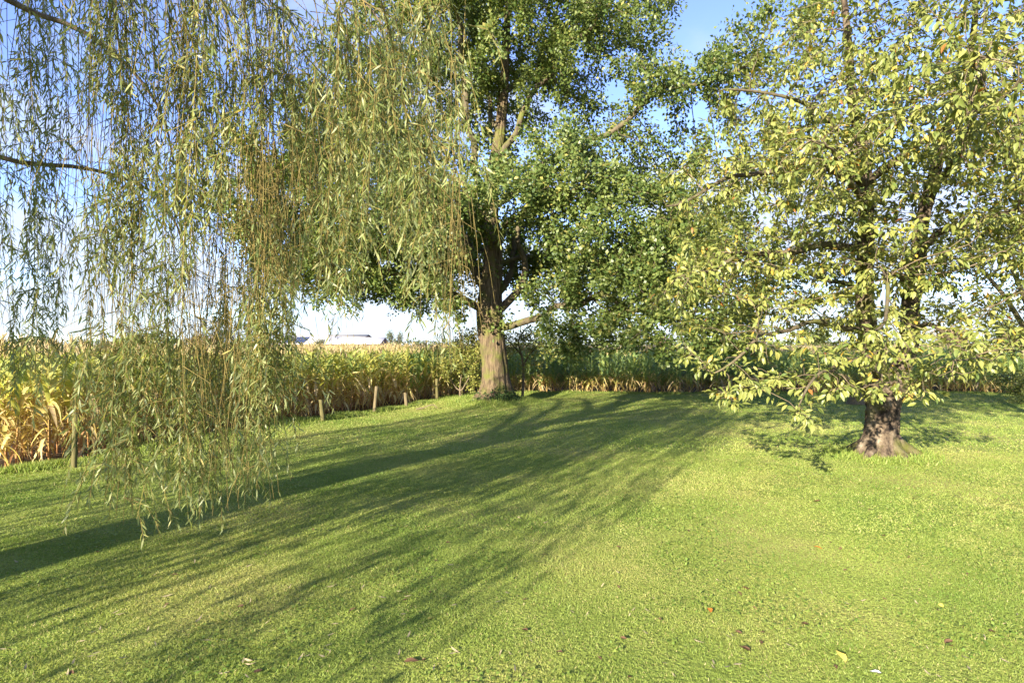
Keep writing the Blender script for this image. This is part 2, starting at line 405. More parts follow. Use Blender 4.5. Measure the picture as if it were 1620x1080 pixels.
def build_grass():
    def zone(y0, y1, dens, h, w, seed):
        r = np.random.default_rng(seed)
        A = 0.5 * (y1 ** 2 - y0 ** 2) * 2 * 1.06
        n = int(A * dens)
        y = np.sqrt(r.uniform(y0 ** 2, y1 ** 2, n)); x = r.uniform(-1.06, 1.06, n) * y
        keep = (x > xleft(y) + 0.08) & (y < BACK_Y - 0.05)
        rb = np.hypot(x - CHERRY[0], y - CHERRY[1]); keep &= rb > 0.42
        rb = np.hypot(x - OAK[0], y - OAK[1]); keep &= rb > 0.75
        x, y = x[keep], y[keep]; n = len(x)
        P = np.stack([x, y, ground_z(x, y) - 0.004], 1)
        # clumps of longer, greener and thinner, paler turf
        cl = np.sin(x * 2.1 + np.sin(y * 1.7) * 2) * np.sin(y * 2.6 + np.sin(x * 1.3) * 2)
        c2 = np.sin(x * 7.3 + 2 * np.sin(y * 6.1)) * np.sin(y * 8.2 + 1.3)
        lean = np.stack([r.normal(0, .85, n), r.normal(0, .85, n), np.ones(n)], 1)
        az = r.uniform(0, 2 * math.pi, n)
        N = np.stack([np.cos(az), np.sin(az), np.full(n, 0.3)], 1)
        Rm = frames(lean, N)
        S = h * r.uniform(0.55, 1.35, n) * (1 + 0.22 * cl + 0.15 * c2)
        Sx = np.stack([np.full(n, w) * r.uniform(.6, 1.4, n), S, S], 1)
        pn = np.array([mnoise.noise(Vector((a * .55, b * .55, 9.0))) + .5 * mnoise.noise(Vector((a * 2.1, b * 2.1, 3.0))) for a, b in zip(x, y)])
        t = np.clip(0.47 - 0.07 * cl - 0.08 * c2 + .36 * pn + r.normal(0, .13, n), 0, 0.86)
        dry = r.random(n) < 0.045 + .03 * (c2 < -.5)
        t[dry] = r.uniform(0.9, 1.0, dry.sum())
        return Rm, P, Sx, t
    parts = [zone(2.9, 6.0, 10500, .022, .0062, 1), zone(6.0, 10.5, 3400, .026, .010, 2), zone(10.5, 23.2, 620, .036, .019, 3)]
    Rm, P, S, t = [np.concatenate(a) for a in zip(*parts)]
    tv = [(-.5, 0, 0), (.5, 0, 0), (0, 1, .12)]
    me = scatter('grass', tv, [(0, 1, 2)], Rm, P, S, t, M['grass'])
    o = link('grass', me); tag(o, 'short mown green grass covering the lawn', 'grass', kind='stuff')
    # clover and low weeds in drifts among the grass
    r = np.random.default_rng(12); n = 60000
    y = np.sqrt(r.uniform(2.9 ** 2, 11.0 ** 2, n)); x = r.uniform(-1.0, 1.0, n) * y
    dr = np.array([mnoise.noise(Vector((a * .8, b * .8, 1.0))) + .6 * mnoise.noise(Vector((a * 2.6, b * 2.6, 5.0))) for a, b in zip(x, y)])
    k = (dr > .16) & (x > xleft(y) + .1) & (np.hypot(x - CHERRY[0], y - CHERRY[1]) > .5); x, y = x[k], y[k]; n = len(x)
    P = np.stack([x, y, ground_z(x, y) + r.uniform(.008, .026, n)], 1)
    Rm = frames(np.stack([r.normal(0, 1, n), r.normal(0, 1, n), r.normal(0, .25, n)], 1), np.stack([r.normal(0, .35, n), r.normal(0, .35, n), np.ones(n)], 1))
    me = scatter('clover', *DIAMOND_T, Rm, P, r.uniform(.016, .036, n), np.clip(r.normal(.22, .16, n), 0, .8), M['grass'])
    tag(link('clover', me), 'low clover and weeds growing in drifts through the lawn', 'clover', kind='stuff')
    # rough, longer grass and low weeds along the fence line and the back bank
    r = np.random.default_rng(11)
    n = 26000
    y = r.uniform(7.0, 23.0, n); x = xleft(y) + np.abs(r.normal(0, .28, n)) - 0.1
    n2 = 14000
    x = np.concatenate([x, r.uniform(-1, 24, n2)]); y = np.concatenate([y, BACK_Y - np.abs(r.normal(0, .3, n2)) + .08])
    # tufts round the trunks
    for c, rad, k in ((OAK, 1.15, 5200), (CHERRY, .62, 2200)):
        a = r.uniform(0, 2 * math.pi, k); q = rad * np.abs(r.normal(1, .28, k))
        x = np.concatenate([x, c[0] + q * np.cos(a)]); y = np.concatenate([y, c[1] + q * np.sin(a)])
    n = len(x)
    P = np.stack([x, y, ground_z(x, y) - 0.01], 1)
    lean = np.stack([r.normal(0, .5, n), r.normal(0, .5, n), np.ones(n)], 1)
    az = r.uniform(0, 2 * math.pi, n)
    Rm = frames(lean, np.stack([np.cos(az), np.sin(az), np.full(n, .3)], 1))
    L = r.uniform(.05, .15, n) * (1 + 0.5 * np.sin(x * 3.1) * np.sin(y * 2.3))
    S = np.stack([r.uniform(.01, .024, n), L, L], 1)
    t = np.clip(r.normal(.38, .2, n), 0, .97)
    me = scatter('rough_grass', tv, [(0, 1, 2)], Rm, P, S, t, M['grass'])
    tag(link('rough_grass', me), 'longer rough grass along the field edge and round the trunks', 'grass', kind='stuff')

build_grass()

# ------------------------------------------------------------------ tree growth
def resample(P, step):
    P = np.asarray(P, float)
    d = np.concatenate([[0], np.cumsum(np.linalg.norm(np.diff(P, axis=0), axis=1))])
    n = max(2, int(d[-1] / step) + 1)
    # smooth through the given points (Catmull-Rom)
    t = np.linspace(0, d[-1], n); out = []
    for v in t:
        i = min(np.searchsorted(d, v, side='right') - 1, len(P) - 2)
        f = (v - d[i]) / max(d[i + 1] - d[i], 1e-6)
        p0, p1, p2, p3 = P[max(i - 1, 0)], P[i], P[i + 1], P[min(i + 2, len(P) - 1)]
        out.append(0.5 * ((2 * p1) + (-p0 + p2) * f + (2 * p0 - 5 * p1 + 4 * p2 - p3) * f * f + (-p0 + 3 * p1 - 3 * p2 + p3) * f ** 3))
    return np.array(out)

class Skel:
    def __init__(self): self.P = []; self.par = []; self.R = []; self.tagid = []
    def add(self, p, par, r=0.0, t=-1):
        self.P.append(np.asarray(p, float)); self.par.append(par); self.R.append(r); self.tagid.append(t)
        return len(self.P) - 1
    def limb(self, pts, r0, r1, step, tid, start=None, wob=0.0):
        P = resample(pts, step)
        if wob:
            w = np.array([[mnoise.noise(Vector((i * step * .9 + 7.3 * tid, 3.1 * c + .5, tid * 1.7))) for c in range(3)] for i in range(len(P))])
            P = P + w * wob * np.linspace(0, 1, len(P))[:, None] ** .5
        if start is None:
            par = -1
        else:
            A = np.array(self.P); ids = [i for i in range(len(A)) if self.tagid[i] in start]
            par = ids[int(np.argmin(np.linalg.norm(A[ids] - P[0], axis=1)))]
            P = P[1:]
        for i, p in enumerate(P):
            f = i / max(len(P) - 1, 1)
            par = self.add(p, par, r0 + (r1 - r0) * f, tid)
    def grow(self, A, step, infl, kill, iters, trop=(0, 0, 0.0), seed=0, jitter=0.15):
        r = np.random.default_rng(seed)
        A = np.asarray(A, float); alive = np.ones(len(A), bool)
        NP = np.array(self.P)
        best = np.full(len(A), 1e9); bi = np.zeros(len(A), int)
        def upd(new_ids):
            Q = np.array([self.P[i] for i in new_ids])
            for c in range(0, len(Q), 200):
                D = np.linalg.norm(A[:, None] - Q[None, c:c + 200], axis=2)
                j = D.argmin(1); dm = D[np.arange(len(A)), j]
                w = dm < best; best[w] = dm[w]; bi[w] = np.array(new_ids)[c + j[w]]
        upd(list(range(len(self.P))))
        alive &= best > kill
        stuck = {}
        for it in range(iters):
            act = alive & (best < infl)
            if not act.any(): break
            ids = np.nonzero(act)[0]
            nodes = {}
            for a in ids: nodes.setdefault(bi[a], []).append(a)
            new = []
            for nd, al in nodes.items():
                if stuck.get(nd, 0) > 3: continue
                d = unit(A[al] - self.P[nd]).sum(0) + np.array(trop) + r.normal(0, jitter, 3)
                d = unit(d)
                stuck[nd] = stuck.get(nd, 0) + 1
                new.append(self.add(self.P[nd] + d * step, nd))
            if not new: break
            upd(new)
            alive &= best > kill
    def finish(self, rtip, power=2.4):
        n = len(self.P)
        kids = [[] for _ in range(n)]
        for i, p in enumerate(self.par):
            if p >= 0: kids[p].append(i)
        rad = np.zeros(n)
        for i in range(n - 1, -1, -1):
            s = sum(rad[k] ** power for k in kids[i])
            rad[i] = max(s ** (1 / power) if s else rtip, rtip)
            if self.R[i]: rad[i] = self.R[i]
            elif self.par[i] >= 0 and self.R[self.par[i]]:
                rad[i] = min(rad[i], self.R[self.par[i]] * 0.8)
        for i in range(n):           # never thicker than the branch it leaves
            p = self.par[i]
            if p >= 0 and not self.R[i]: rad[i] = min(rad[i], rad[p] * 0.96)
        self.rad, self.kids = rad, kids
        return rad
    def chains(self, tids):
        """polylines over nodes whose tag is in tids, main line first"""
        done = set(); out = []
        tips = set(tids)
        for i in range(len(self.P)):
            if i in done or self.tagid[i] not in tips: continue
            ch = [i]; done.add(i); cur = i
            while True:
                ks = [k for k in self.kids[cur] if k not in done and self.tagid[k] == self.tagid[i]]
                if not ks: break
                cur = max(ks, key=lambda k: self.rad[k]); ch.append(cur); done.add(cur)
            out.append(ch)
        return out
    def branch_mesh(self, name, tids, mat, off, minr=0.0, maxsides=7, bump=0.0):
        mb = MB()
        for ch in self.chains(tids):
            p = self.par[ch[0]]
            idx = ([p] if p >= 0 else []) + ch
            if len(idx) < 2: continue
            R = self.rad[idx].copy()
            if p >= 0: R[0] = R[1] * (1.25 if self.tagid[ch[0]] >= 0 else 1.05)
            if R.max() < minr: continue
            R[-1] *= 0.6
            sides = 3 if R.max() < 0.012 else (4 if R.max() < 0.03 else (5 if R.max() < 0.06 else maxsides))
            mb.tube([self.P[k] for k in idx], R, sides, 0.5, bump if sides == maxsides else 0.0, cap=False)
        return mb.mesh(name, mat, True, off)

def lobes_points(lobes, per_vol, seed, clump=0.0, shell=0.0):
    """attractors in ellipsoids (centre, radii, weight)"""
    r = np.random.default_rng(seed); out = []
    for c, rad, w in lobes:
        n = int(per_vol * w * rad[0] * rad[1] * rad[2] * 4.2)
        d = unit(r.normal(size=(n, 3))); q = r.uniform(shell, 1, n) ** (1 / 2.2)
        p = np.asarray(c) + d * q[:, None] * np.asarray(rad)
        out.append(p)
    return np.concatenate(out)

def gaps(P, f, seed, cut):
    """True where the foliage is kept: smooth random holes of size 1/f"""
    v = np.array([mnoise.noise(Vector((p[0] * f + seed, p[1] * f, p[2] * f))) for p in P])
    return v > cut

def sprigs(P, D, r, nleaf, L, spread, up=0.6, droop=0.0, elong=1.0, centre=None):
    """nleaf leaves about each point P; D is the twig direction"""
    n = len(P); k = n * nleaf
    Pk = np.repeat(P, nleaf, 0); Dk = np.repeat(D, nleaf, 0)
    offs = r.normal(0, 1, (k, 3)); offs = unit(offs) * r.uniform(0, 1, (k, 1)) ** .5 * spread
    along = r.uniform(-1, 1, (k, 1)) * spread * elong
    C = Pk + offs * 0.75 + Dk * along
    Y = unit(unit(offs) * 0.9 + Dk * 0.7 + r.normal(0, .35, (k, 3)) - np.array([0, 0, droop]))
    N = np.stack([r.normal(0, .6, k), r.normal(0, .6, k), np.full(k, up)], 1) + unit(offs) * 0.4
    if centre is not None:
        oc = Pk - np.asarray(centre); oc[:, 2] *= .3; N = N + unit(oc) * .5
    return frames(Y, N), C, L * r.uniform(.7, 1.25, k)

# ------------------------------------------------------------------ the oak
def build_oak():
    base = np.array([OAK[0], OAK[1], 0.14])
    D0 = OAK[1]
    root = empty('oak_tree', base)
    tag(root, 'tall spreading oak with a thick brown trunk standing on the far lawn', 'tree')
    def q(u, v, dd=0.0):
        p = px(u, v, D0); return np.array([p[0], D0 + dd, p[2]])
    sk = Skel()
    tp = [q(784, 632), q(784, 600), q(781, 560), q(776, 520), q(775, 480), q(779, 440), q(780, 390), q(776, 340), q(779, 280, .2), q(790, 210, .3), q(798, 120, .2), q(803, 20), q(806, -90), q(808, -190)]
    sk.limb(tp, 0.45, 0.05, 0.4, 0)
    # measured trunk radii by height
    for i in range(len(sk.P)):
        z = sk.P[i][2] - base[2]
        sk.R[i] = float(np.interp(z, [0, .3, .8, 1.5, 2.4, 3.2, 4.0, 4.8, 6, 8, 10, 13, 16], [.62, .53, .46, .435, .44, .43, .345, .31, .27, .225, .17, .10, .05]))
    limbs = [
        ([q(788, 520), q(815, 512, -.4), q(850, 500, -1.0), q(885, 490, -1.8), q(925, 488, -2.6), q(980, 496, -3.6), q(1040, 500, -4.4)], .15, .04),
        ([q(785, 498), q(808, 478, -.1), q(824, 450, -.2), q(826, 415, -.2), q(820, 380, -.1), q(832, 335, .2), q(860, 290, .8)], .16, .05),
        ([q(784, 470), q(800, 450, .3), q(812, 420, .7), q(808, 385, 1.1), q(830, 330, 1.8), q(890, 290, 2.6)], .15, .05),
        ([q(770, 492), q(742, 478, -.2), q(705, 464, -.4), q(660, 446, -.6), q(600, 425, -.8), q(530, 405, -1.0), q(450, 400, -1.0)], .16, .05),
        ([q(772, 462), q(755, 430, .1), q(742, 390, .2), q(722, 350, .2), q(690, 305, .3), q(640, 270, .4), q(570, 245, .3), q(480, 250, .3), q(410, 300, .2)], .17, .05),
        ([q(776, 340), q(762, 290, -.3), q(748, 230, -.6), q(738, 160, -.8), q(732, 80, -1.0), q(722, -30, -1.2)], .16, .05),
        ([q(780, 300), q(800, 240, -.2), q(832, 190, -.5), q(856, 150, -.8), q(900, 95, -1.2), q(950, 40, -1.6)], .14, .05),
        ([q(776, 345), q(735, 290, .5), q(690, 240, .9), q(640, 190, 1.3), q(590, 130, 1.8)], .13, .04),
        ([q(779, 330), q(830, 300, -.8), q(900, 265, -1.7), q(980, 225, -2.6), q(1060, 195, -3.2), q(1140, 165, -3.6)], .13, .04),
        ([q(778, 400), q(770, 380, -1.0), q(750, 365, -2.4), q(720, 350, -3.8)], .09, .04),
        ([q(779, 390), q(800, 370, -1.2), q(840, 350, -2.6), q(900, 340, -4.2)], .09, .04),
        ([q(777, 440), q(770, 400, 1.2), q(740, 370, 2.8), q(680, 345, 4.6)], .13, .05),
        ([q(779, 400), q(800, 360, 1.4), q(850, 330, 3.0), q(920, 320, 4.8)], .13, .05),
        ([q(776, 430), q(740, 420, .8), q(690, 415, 2.0), q(620, 410, 3.4)], .08, .04),
        ([q(780, 420), q(840, 400, .9), q(910, 400, 2.0), q(1000, 400, 3.0), q(1080, 390, 3.2)], .09, .04),
        ([q(790, 210), q(770, 150, 1.0), q(755, 60, 2.2), q(740, -60, 3.0)], .10, .04),
        ([q(795, 150), q(840, 80, 1.2), q(900, 0, 2.2)], .10, .04),
    ]
    for k, (pts, r0, r1) in enumerate(limbs):
        sk.limb(pts, r0 * .9, r1, 0.3, k + 1, start=(0,), wob=.55)
    boughs = [[q(925, 488, -2.6), q(960, 518, -3.3), q(985, 548, -3.7)], [q(1035, 500, -4.3), q(1080, 520, -4.6), q(1106, 560, -4.6)], [q(885, 490, -1.8), q(898, 525, -2.3), q(900, 556, -2.4)], [q(980, 496, -3.6), q(1020, 520, -4.3), q(1045, 548, -4.5)]]
    for pts in boughs:
        sk.limb(pts, .04, .02, .25, 30, start=(1,), wob=.2)
    def lb(u, v, dd, ru, rv, rd, w=1.0):
        return (q(u, v, dd), (ru / F * D0, rd, rv / F * D0), w)
    lobes = [
        lb(800, 30, 0, 190, 130, 4.2), lb(690, 60, 0.5, 150, 130, 3.6), lb(930, 55, -.5, 150, 110, 3.2), lb(1040, 35, -1, 62, 42, 1.3, .9),
        lb(810, -140, 0, 190, 130, 3.8, .6), lb(640, -60, 0, 110, 120, 2.8, .6), lb(940, -70, 0, 120, 110, 2.8, .6),
        lb(560, 170, .5, 130, 130, 3.2), lb(470, 260, .5, 110, 110, 2.8), lb(400, 330, .3, 72, 70, 2.0), lb(600, 300, -.5, 150, 110, 3.4),
        lb(820, 200, 0, 130, 130, 2.8, .55), lb(940, 170, -1, 80, 60, 1.8, .7),
        lb(1075, 195, -3, 130, 58, 2.0, 1.8), lb(1165, 140, -3.4, 75, 62, 1.4, 2.4), lb(1215, 75, -3.6, 42, 38, .9, 4), lb(920, 470, -2.6, 70, 30, 1.0, 1.4), lb(1010, 500, -4.2, 70, 36, 1.0, 1.8), lb(930, 512, -3.0, 85, 40, 1.2, 1.8), lb(1040, 530, -4.2, 75, 45, 1.2, 1.8), lb(880, 535, -2.4, 50, 36, 1.0, 1.6),
        lb(930, 300, -2, 160, 82, 2.8, 1.1), lb(1040, 330, -1, 130, 70, 2.4), lb(840, 345, -3.2, 150, 62, 1.8, .9), lb(900, 400, 2.5, 170, 75, 2.4, .9),
        lb(960, 420, -3.5, 120, 75, 1.9, 1.0), lb(1060, 450, -3.8, 110, 82, 1.8, 1.05), lb(1090, 400, 1.5, 110, 80, 2.3), lb(1105, 535, -3.8, 46, 50, 1.1, 1.2), lb(980, 545, -3.8, 62, 30, 1.0, 1.0), lb(890, 556, -2.0, 52, 30, .9, 1.0),
        lb(700, 370, -3.0, 120, 62, 1.8, .9), lb(560, 400, -1.0, 110, 60, 2.2, 1.1), lb(610, 440, 2.6, 120, 48, 2.0, 1.0), lb(500, 440, -.5, 62, 45, 1.6, 1.1), lb(690, 440, -1, 60, 40, 1.2, 1.2), lb(650, 470, -.8, 60, 32, 1.1, 1.2), lb(720, 470, -1.4, 36, 50, .8, 1.2),
        lb(705, 500, -.6, 38, 42, .9, 1.0), lb(430, 400, 0, 80, 60, 1.8, 1.1), lb(480, 350, -2.0, 110, 80, 1.8, 1.0), lb(620, 360, 1.0, 140, 80, 2.2, .9), lb(560, 460, -1.5, 60, 30, 1.2, 1.4), lb(1130, 300, -2.2, 100, 80, 1.8, 1.2), lb(1010, 400, -4.0, 110, 70, 1.5, 1.0), lb(750, 400, -2.8, 60, 60, 1.2, .8), lb(880, 455, -2.4, 80, 50, 1.4, .8), lb(700, 330, 3.5, 190, 90, 2.2, .8),
    ]
    A = lobes_points([(c, rr_, w * (3.0 if c[2] < 6.5 else 1.25)) for c, rr_, w in lobes], 5.2, 5)
    # clumping: pull attractors towards local centres so that gaps open between
    r = np.random.default_rng(9)
    cent = A[r.choice(len(A), len(A) // 10, replace=False)]
    for c in range(0, len(A), 500):
        Dm = np.linalg.norm(A[c:c + 500, None] - cent[None], axis=2); j = Dm.argmin(1)
        A[c:c + 500] += (cent[j] - A[c:c + 500]) * 0.6
    # keep the lower stem and the space under the crown free
    A = A[A[:, 2] > 1.3]
    clear = (np.abs(A[:, 0] - OAK[0]) < 0.9) & (A[:, 1] < D0 + 1) & (A[:, 2] < 6.0)
    A = A[~clear]
    sk.grow(A, 0.33, 3.4, 0.36, 110, (0, 0, 0.05), 3)
    rad = sk.finish(0.010)
    # trunk with flared, furrowed base
    mb = MB()
    zz = np.concatenate([np.linspace(-.28, 4.0, 90), np.linspace(4.15, 17.5, 50)])
    tpp = resample(tp, 0.2); zs = tpp[:, 2] - base[2]
    P = np.stack([np.interp(zz, zs, tpp[:, 0]), np.interp(zz, zs, tpp[:, 1]), zz + base[2]], 1)
    R = np.interp(zz, [-.28, -.1, .1, .3, .8, 1.5, 2.4, 3.0, 3.4, 4.0, 4.8, 6, 8, 10, 13, 16], [1.25, .98, .74, .58, .475, .435, .44, .45, .42, .345, .31, .27, .225, .17, .10, .04])
    mb.tube(P, R, 96, 0.5, 0.075, True, (2.0, .5), 3.0, furrow=(.032, 5.5, .9))
    o = link('trunk', mb.mesh('oak_trunk', M['oak_bark'], True, base), root)
    for k in range(len(limbs)):
        link('limb', sk.branch_mesh('oak_limb', [k + 1], M['oak_limb'], base, 0, 10, 0.10), root)
    b = link('branches', sk.branch_mesh('oak_branches', [-1, 30], M['oak_limb'], base, 0.0, 6), root); tag(b, kind='stuff')
    # leaves on the thin ends
    ends = [i for i in range(len(sk.P)) if (sk.tagid[i] in (-1, 30) and rad[i] < 0.04) or (0 < sk.tagid[i] < 30 and rad[i] < .075)]
    P = np.array([sk.P[i] for i in ends]); Dv = unit(np.array([sk.P[i] - sk.P[sk.par[i]] for i in ends]))
    per = 6
    P = np.repeat(P, per, 0); Dv = np.repeat(Dv, per, 0)
    P = P + r.normal(0, .15, P.shape)
    kp = gaps(P, .75, 4.0, np.where(P[:, 2] > 7, -.32, -.48)); P, Dv = P[kp], Dv[kp]
    Rm, C, L = sprigs(P, Dv, r, 13, 0.118, 0.20, up=0.5, droop=.15, centre=(OAK[0], OAK[1], 8))
    t = np.clip(r.normal(.42, .2, len(C)) + np.repeat(r.normal(0, .12, len(P)), 13), 0, .97)
    t[r.random(len(C)) < .012] = 1.0
    lv = link('leaves', scatter('oak_leaves', *DIAMOND_T, Rm, C, L, t, M['oak_leaf'], base), root); tag(lv, kind='stuff')
    # ivy and suckers at the foot
    k = 900
    a = r.uniform(-2.9, -.0, k); h = np.abs(r.normal(0, .17, k)); rr = np.interp(h, [0, .2, .5], [.84, .66, .54]) + .02 + np.abs(r.normal(0, .07, k))
    a = np.where(r.random(k) < .75, r.normal(-1.0, .5, k), a)
    C = np.stack([OAK[0] + rr * np.cos(a), OAK[1] + rr * np.sin(a), .08 + h], 1)
    out = np.stack([np.cos(a), np.sin(a), np.full(k, .4)], 1)
    Rm = frames(np.stack([r.normal(0, .6, k), r.normal(0, .6, k), r.normal(-.3, .5, k)], 1), out + r.normal(0, .3, (k, 3)))
    iv = link('ivy', scatter('ivy', *OAK_T, Rm, C, r.uniform(.06, .11, k), r.random(k), M['ivy'], base), root); tag(iv, 'dark ivy at the foot of the trunk', kind='stuff')
    # tufts of epicormic shoots on the stem
    pts = []
    for (u, v, n, s) in ((793, 500, 60, .22), (783, 520, 40, .18), (800, 512, 50, .2), (752, 470, 26, .13), (786, 432, 18, .15)):
        c = q(u, v, -.45); pts.append(c + r.normal(0, s, (n, 3)))
    C = np.concatenate(pts); k = len(C)
    Rm = frames(r.normal(0, 1, (k, 3)) + np.array([0, -.4, -.2]), np.stack([r.normal(0, .5, k), r.normal(-.5, .4, k), np.full(k, .7)], 1))
    sh = link('stem_shoots', scatter('stem_shoots', *OAK_T, Rm, C, r.uniform(.1, .15, k), r.uniform(.2, .7, k), M['oak_leaf'], base), root); tag(sh, kind='stuff')

build_oak()

# ------------------------------------------------------------------ the cherry
def leaf_parts(root, base, name, templ, mat, Rm, C, L, tint, score, count):
    """the leaves that show largest become objects of their own; returns the mask of the rest"""
    pick = np.argsort(-score)[:count]
    levels = np.array([.2, .35, .5, .65, .8, .93])
    meshes = [mesh_faces(name, templ[0], templ[1], mat, np.full(len(templ[0]), v), False) for v in levels]
    for i in pick:
        me = meshes[int(np.argmin(np.abs(levels - tint[i])))]
        o = bpy.data.objects.new('leaf', me)
        o.parent = root
        m = Matrix.Identity(4)
        s = L[i] if np.ndim(L[i]) == 0 else L[i][1]
        for a in range(3):
            for b in range(3): m[a][b] = Rm[i][a][b] * s
            m[a][3] = C[i][a] - base[a]
        o.matrix_local = m
        COL.objects.link(o)
    rest = np.ones(len(C), bool); rest[pick] = False
    return rest

def project(C):
    y = np.maximum(C[:, 1], .1)
    return 810 + C[:, 0] / y * F, HORIZON - (C[:, 2] - CAM_H) / y * F

def build_cherry():
    base = np.array([CHERRY[0], CHERRY[1], 0.06])
    D0 = CHERRY[1]
    root = empty('cherry_tree', base)
    tag(root, 'cherry tree with short gnarled trunk and large pale green leaves on the right lawn', 'tree')
    def q(u, v, d=D0): return px(u, v, d)
    r = np.random.default_rng(21)
    sk = Skel()
    sk.limb([q(1393, 716), q(1394, 690), q(1396, 660), q(1398, 632), q(1400, 612)], .27, .27, .15, 0)
    stems = [
        ([q(1398, 640), q(1390, 600), q(1378, 560), q(1369, 500), q(1370, 430), q(1372, 360, 10.2), q(1371, 285, 10.1), q(1358, 200, 10.0), q(1346, 100, 9.9), q(1338, 0, 9.8), q(1330, -90, 9.8)], .19, .025, (0,)),
        ([q(1400, 640), q(1420, 590, 10.4), q(1436, 540, 10.5), q(1440, 480, 10.6), q(1452, 410, 10.6), q(1464, 330, 10.5), q(1482, 250, 10.4), q(1510, 160, 10.2), q(1535, 60, 10.1), q(1550, -60, 10)], .19, .025, (0,)),
        ([q(1371, 395), q(1320, 388, 10.0), q(1290, 388, 9.8), q(1230, 394, 9.4), q(1160, 404, 9.0), q(1090, 428, 8.6)], .095, .02, (1,)),
        ([q(1371, 292, 10.1), q(1330, 268, 9.9), q(1285, 258, 9.7), q(1225, 262, 9.4), q(1180, 262, 9.2), q(1120, 290, 9.0), q(1060, 330, 8.8)], .085, .018, (1,)),
        ([q(1371, 290, 10.1), q(1410, 262, 9.8), q(1450, 232, 9.4), q(1500, 205, 8.8), q(1560, 170, 8.0), q(1620, 120, 7.4)], .09, .02, (1,)),
        ([q(1392, 600), q(1370, 575, 9.2), q(1330, 575, 8.3), q(1300, 600, 7.5), q(1275, 632, 6.9)], .07, .012, (1,)),
        ([q(1440, 480, 10.6), q(1430, 440, 9.6), q(1420, 430, 8.4), q(1410, 470, 7.4), q(1400, 520, 6.8)], .08, .014, (2,)),
        ([q(1455, 395, 10.6), q(1500, 360, 10.0), q(1550, 350, 9.6), q(1620, 335, 9.2), q(1700, 320, 8.8)], .09, .02, (2,)),
        ([q(1468, 310, 10.5), q(1520, 230, 9.0), q(1540, 150, 7.6), q(1545, 90, 6.4)], .085, .02, (2,)),
        ([q(1370, 470), q(1330, 450, 11.2), q(1280, 440, 12.2), q(1230, 440, 13)], .08, .02, (1,)),
        ([q(1442, 470, 10.6), q(1480, 440, 11.6), q(1530, 420, 12.8), q(1580, 400, 13.6)], .08, .02, (2,)),
        ([q(1371, 340, 10.1), q(1350, 300, 9.0), q(1320, 260, 7.8), q(1280, 230, 6.8)], .08, .02, (1,)),
        ([q(1369, 520), q(1320, 515, 9.6), q(1250, 520, 8.9), q(1180, 545, 8.4), q(1120, 580, 8.1)], .07, .014, (1,)),
        ([q(1440, 520, 10.5), q(1470, 520, 9.4), q(1500, 540, 8.4), q(1530, 565, 7.6)], .06, .014, (2,)),
        ([q(1371, 250, 10.0), q(1300, 180, 9.6), q(1220, 150, 9.3), q(1150, 150, 9.1)], .06, .014, (1,)),
    ]
    for k, (pts, r0, r1, st) in enumerate(stems):
        sk.limb(pts, r0 * (1 if k < 2 else .8), r1, .16, k + 1, start=st, wob=.12 if k < 2 else .3)
    lobes = [
        ((6.2, 10.0, 4.2), (3.4, 3.2, 2.3), .75), ((6.6, 10.0, 6.4), (2.8, 2.8, 2.1), .6), ((6.4, 9.6, 8.3), (1.9, 1.9, 1.6), .38),
        ((9.3, 9.0, 5.0), (2.4, 2.6, 2.2), .65), ((8.8, 9.0, 7.0), (1.9, 2.0, 1.5), .6),
        (q(1110, 300, 9.0), (.75, 1.0, .8), .55), (q(1180, 230, 9.2), (1.0, 1.0, .7), .45), (q(1110, 450, 8.6), (1.0, 1.1, .85), .85),
        (q(1170, 560, 8.3), (.85, .9, .5), 1.2), (q(1260, 600, 7.8), (.75, .9, .4), 1.2), (q(1345, 575, 7.6), (.75, .8, .45), 1.2), (q(1440, 560, 7.4), (.75, .8, .45), 1.2), (q(1385, 605, 8.4), (.6, .5, .3), 1.6), (q(1450, 600, 8.2), (.5, .5, .3), 1.2), (q(1390, 480, 9.2), (.9, .5, .8), 1.5), (q(1450, 400, 9.5), (.7, .5, .9), 1.5), (q(1365, 300, 9.3), (.6, .5, .8), 1.1), (q(1160, 610, 8.0), (.45, .4, .22), 1.4),
        (q(1200, 480, 9.0), (1.1, 1.2, .9), .9), (q(1530, 560, 7.6), (.75, .8, .4), 1.0), (q(1585, 545, 8.0), (.7, .8, .4), 1.0),
        (q(1283, 655, 6.6), (.22, .35, .22), 3.0), (q(1205, 620, 6.9), (.35, .3, .16), 2.0),
        (q(1530, 110, 6.2), (.9, .9, .8), 1.0), (q(1600, 190, 6.6), (.7, .8, .8), .9), (q(1420, 180, 7.4), (1.0, .9, .9), .8), (q(1300, 260, 7.2), (.9, .9, .8), .8),
        (q(1130, 590, 8.0), (.35, .4, .22), 1.6),
    ]
    A = lobes_points(lobes, 26, 23)
    u, v = project(A)
    ok = (A[:, 1] > 4.9) & (A[:, 2] > .85) & (u > 1020)
    # bottom line of the foliage in the photo
    hem = np.interp(u, [1000, 1060, 1120, 1180, 1240, 1280, 1310, 1340, 1440, 1480, 1540, 1620], [500, 590, 640, 640, 665, 698, 660, 640, 640, 620, 600, 580])
    ok &= (v < hem) & ~((np.abs(u - 1400) < 55) & (v > 640))
    A = A[ok]
    lay = .50; hr = np.hypot(A[:, 0] - base[0], A[:, 1] - base[1])
    ph = (A[:, 2] + .10 * hr + .12 * np.sin(A[:, 0] * 1.7) + .12 * np.sin(A[:, 1] * 1.9)) / lay
    A[:, 2] -= (ph - np.round(ph)) * lay * .62
    sk.grow(A, .14, 1.9, .115, 140, (0, 0, .03), 24, .2)
    rad = sk.finish(.0042, 2.2)
    mb = MB()
    zz = np.linspace(-.14, 1.42, 60)
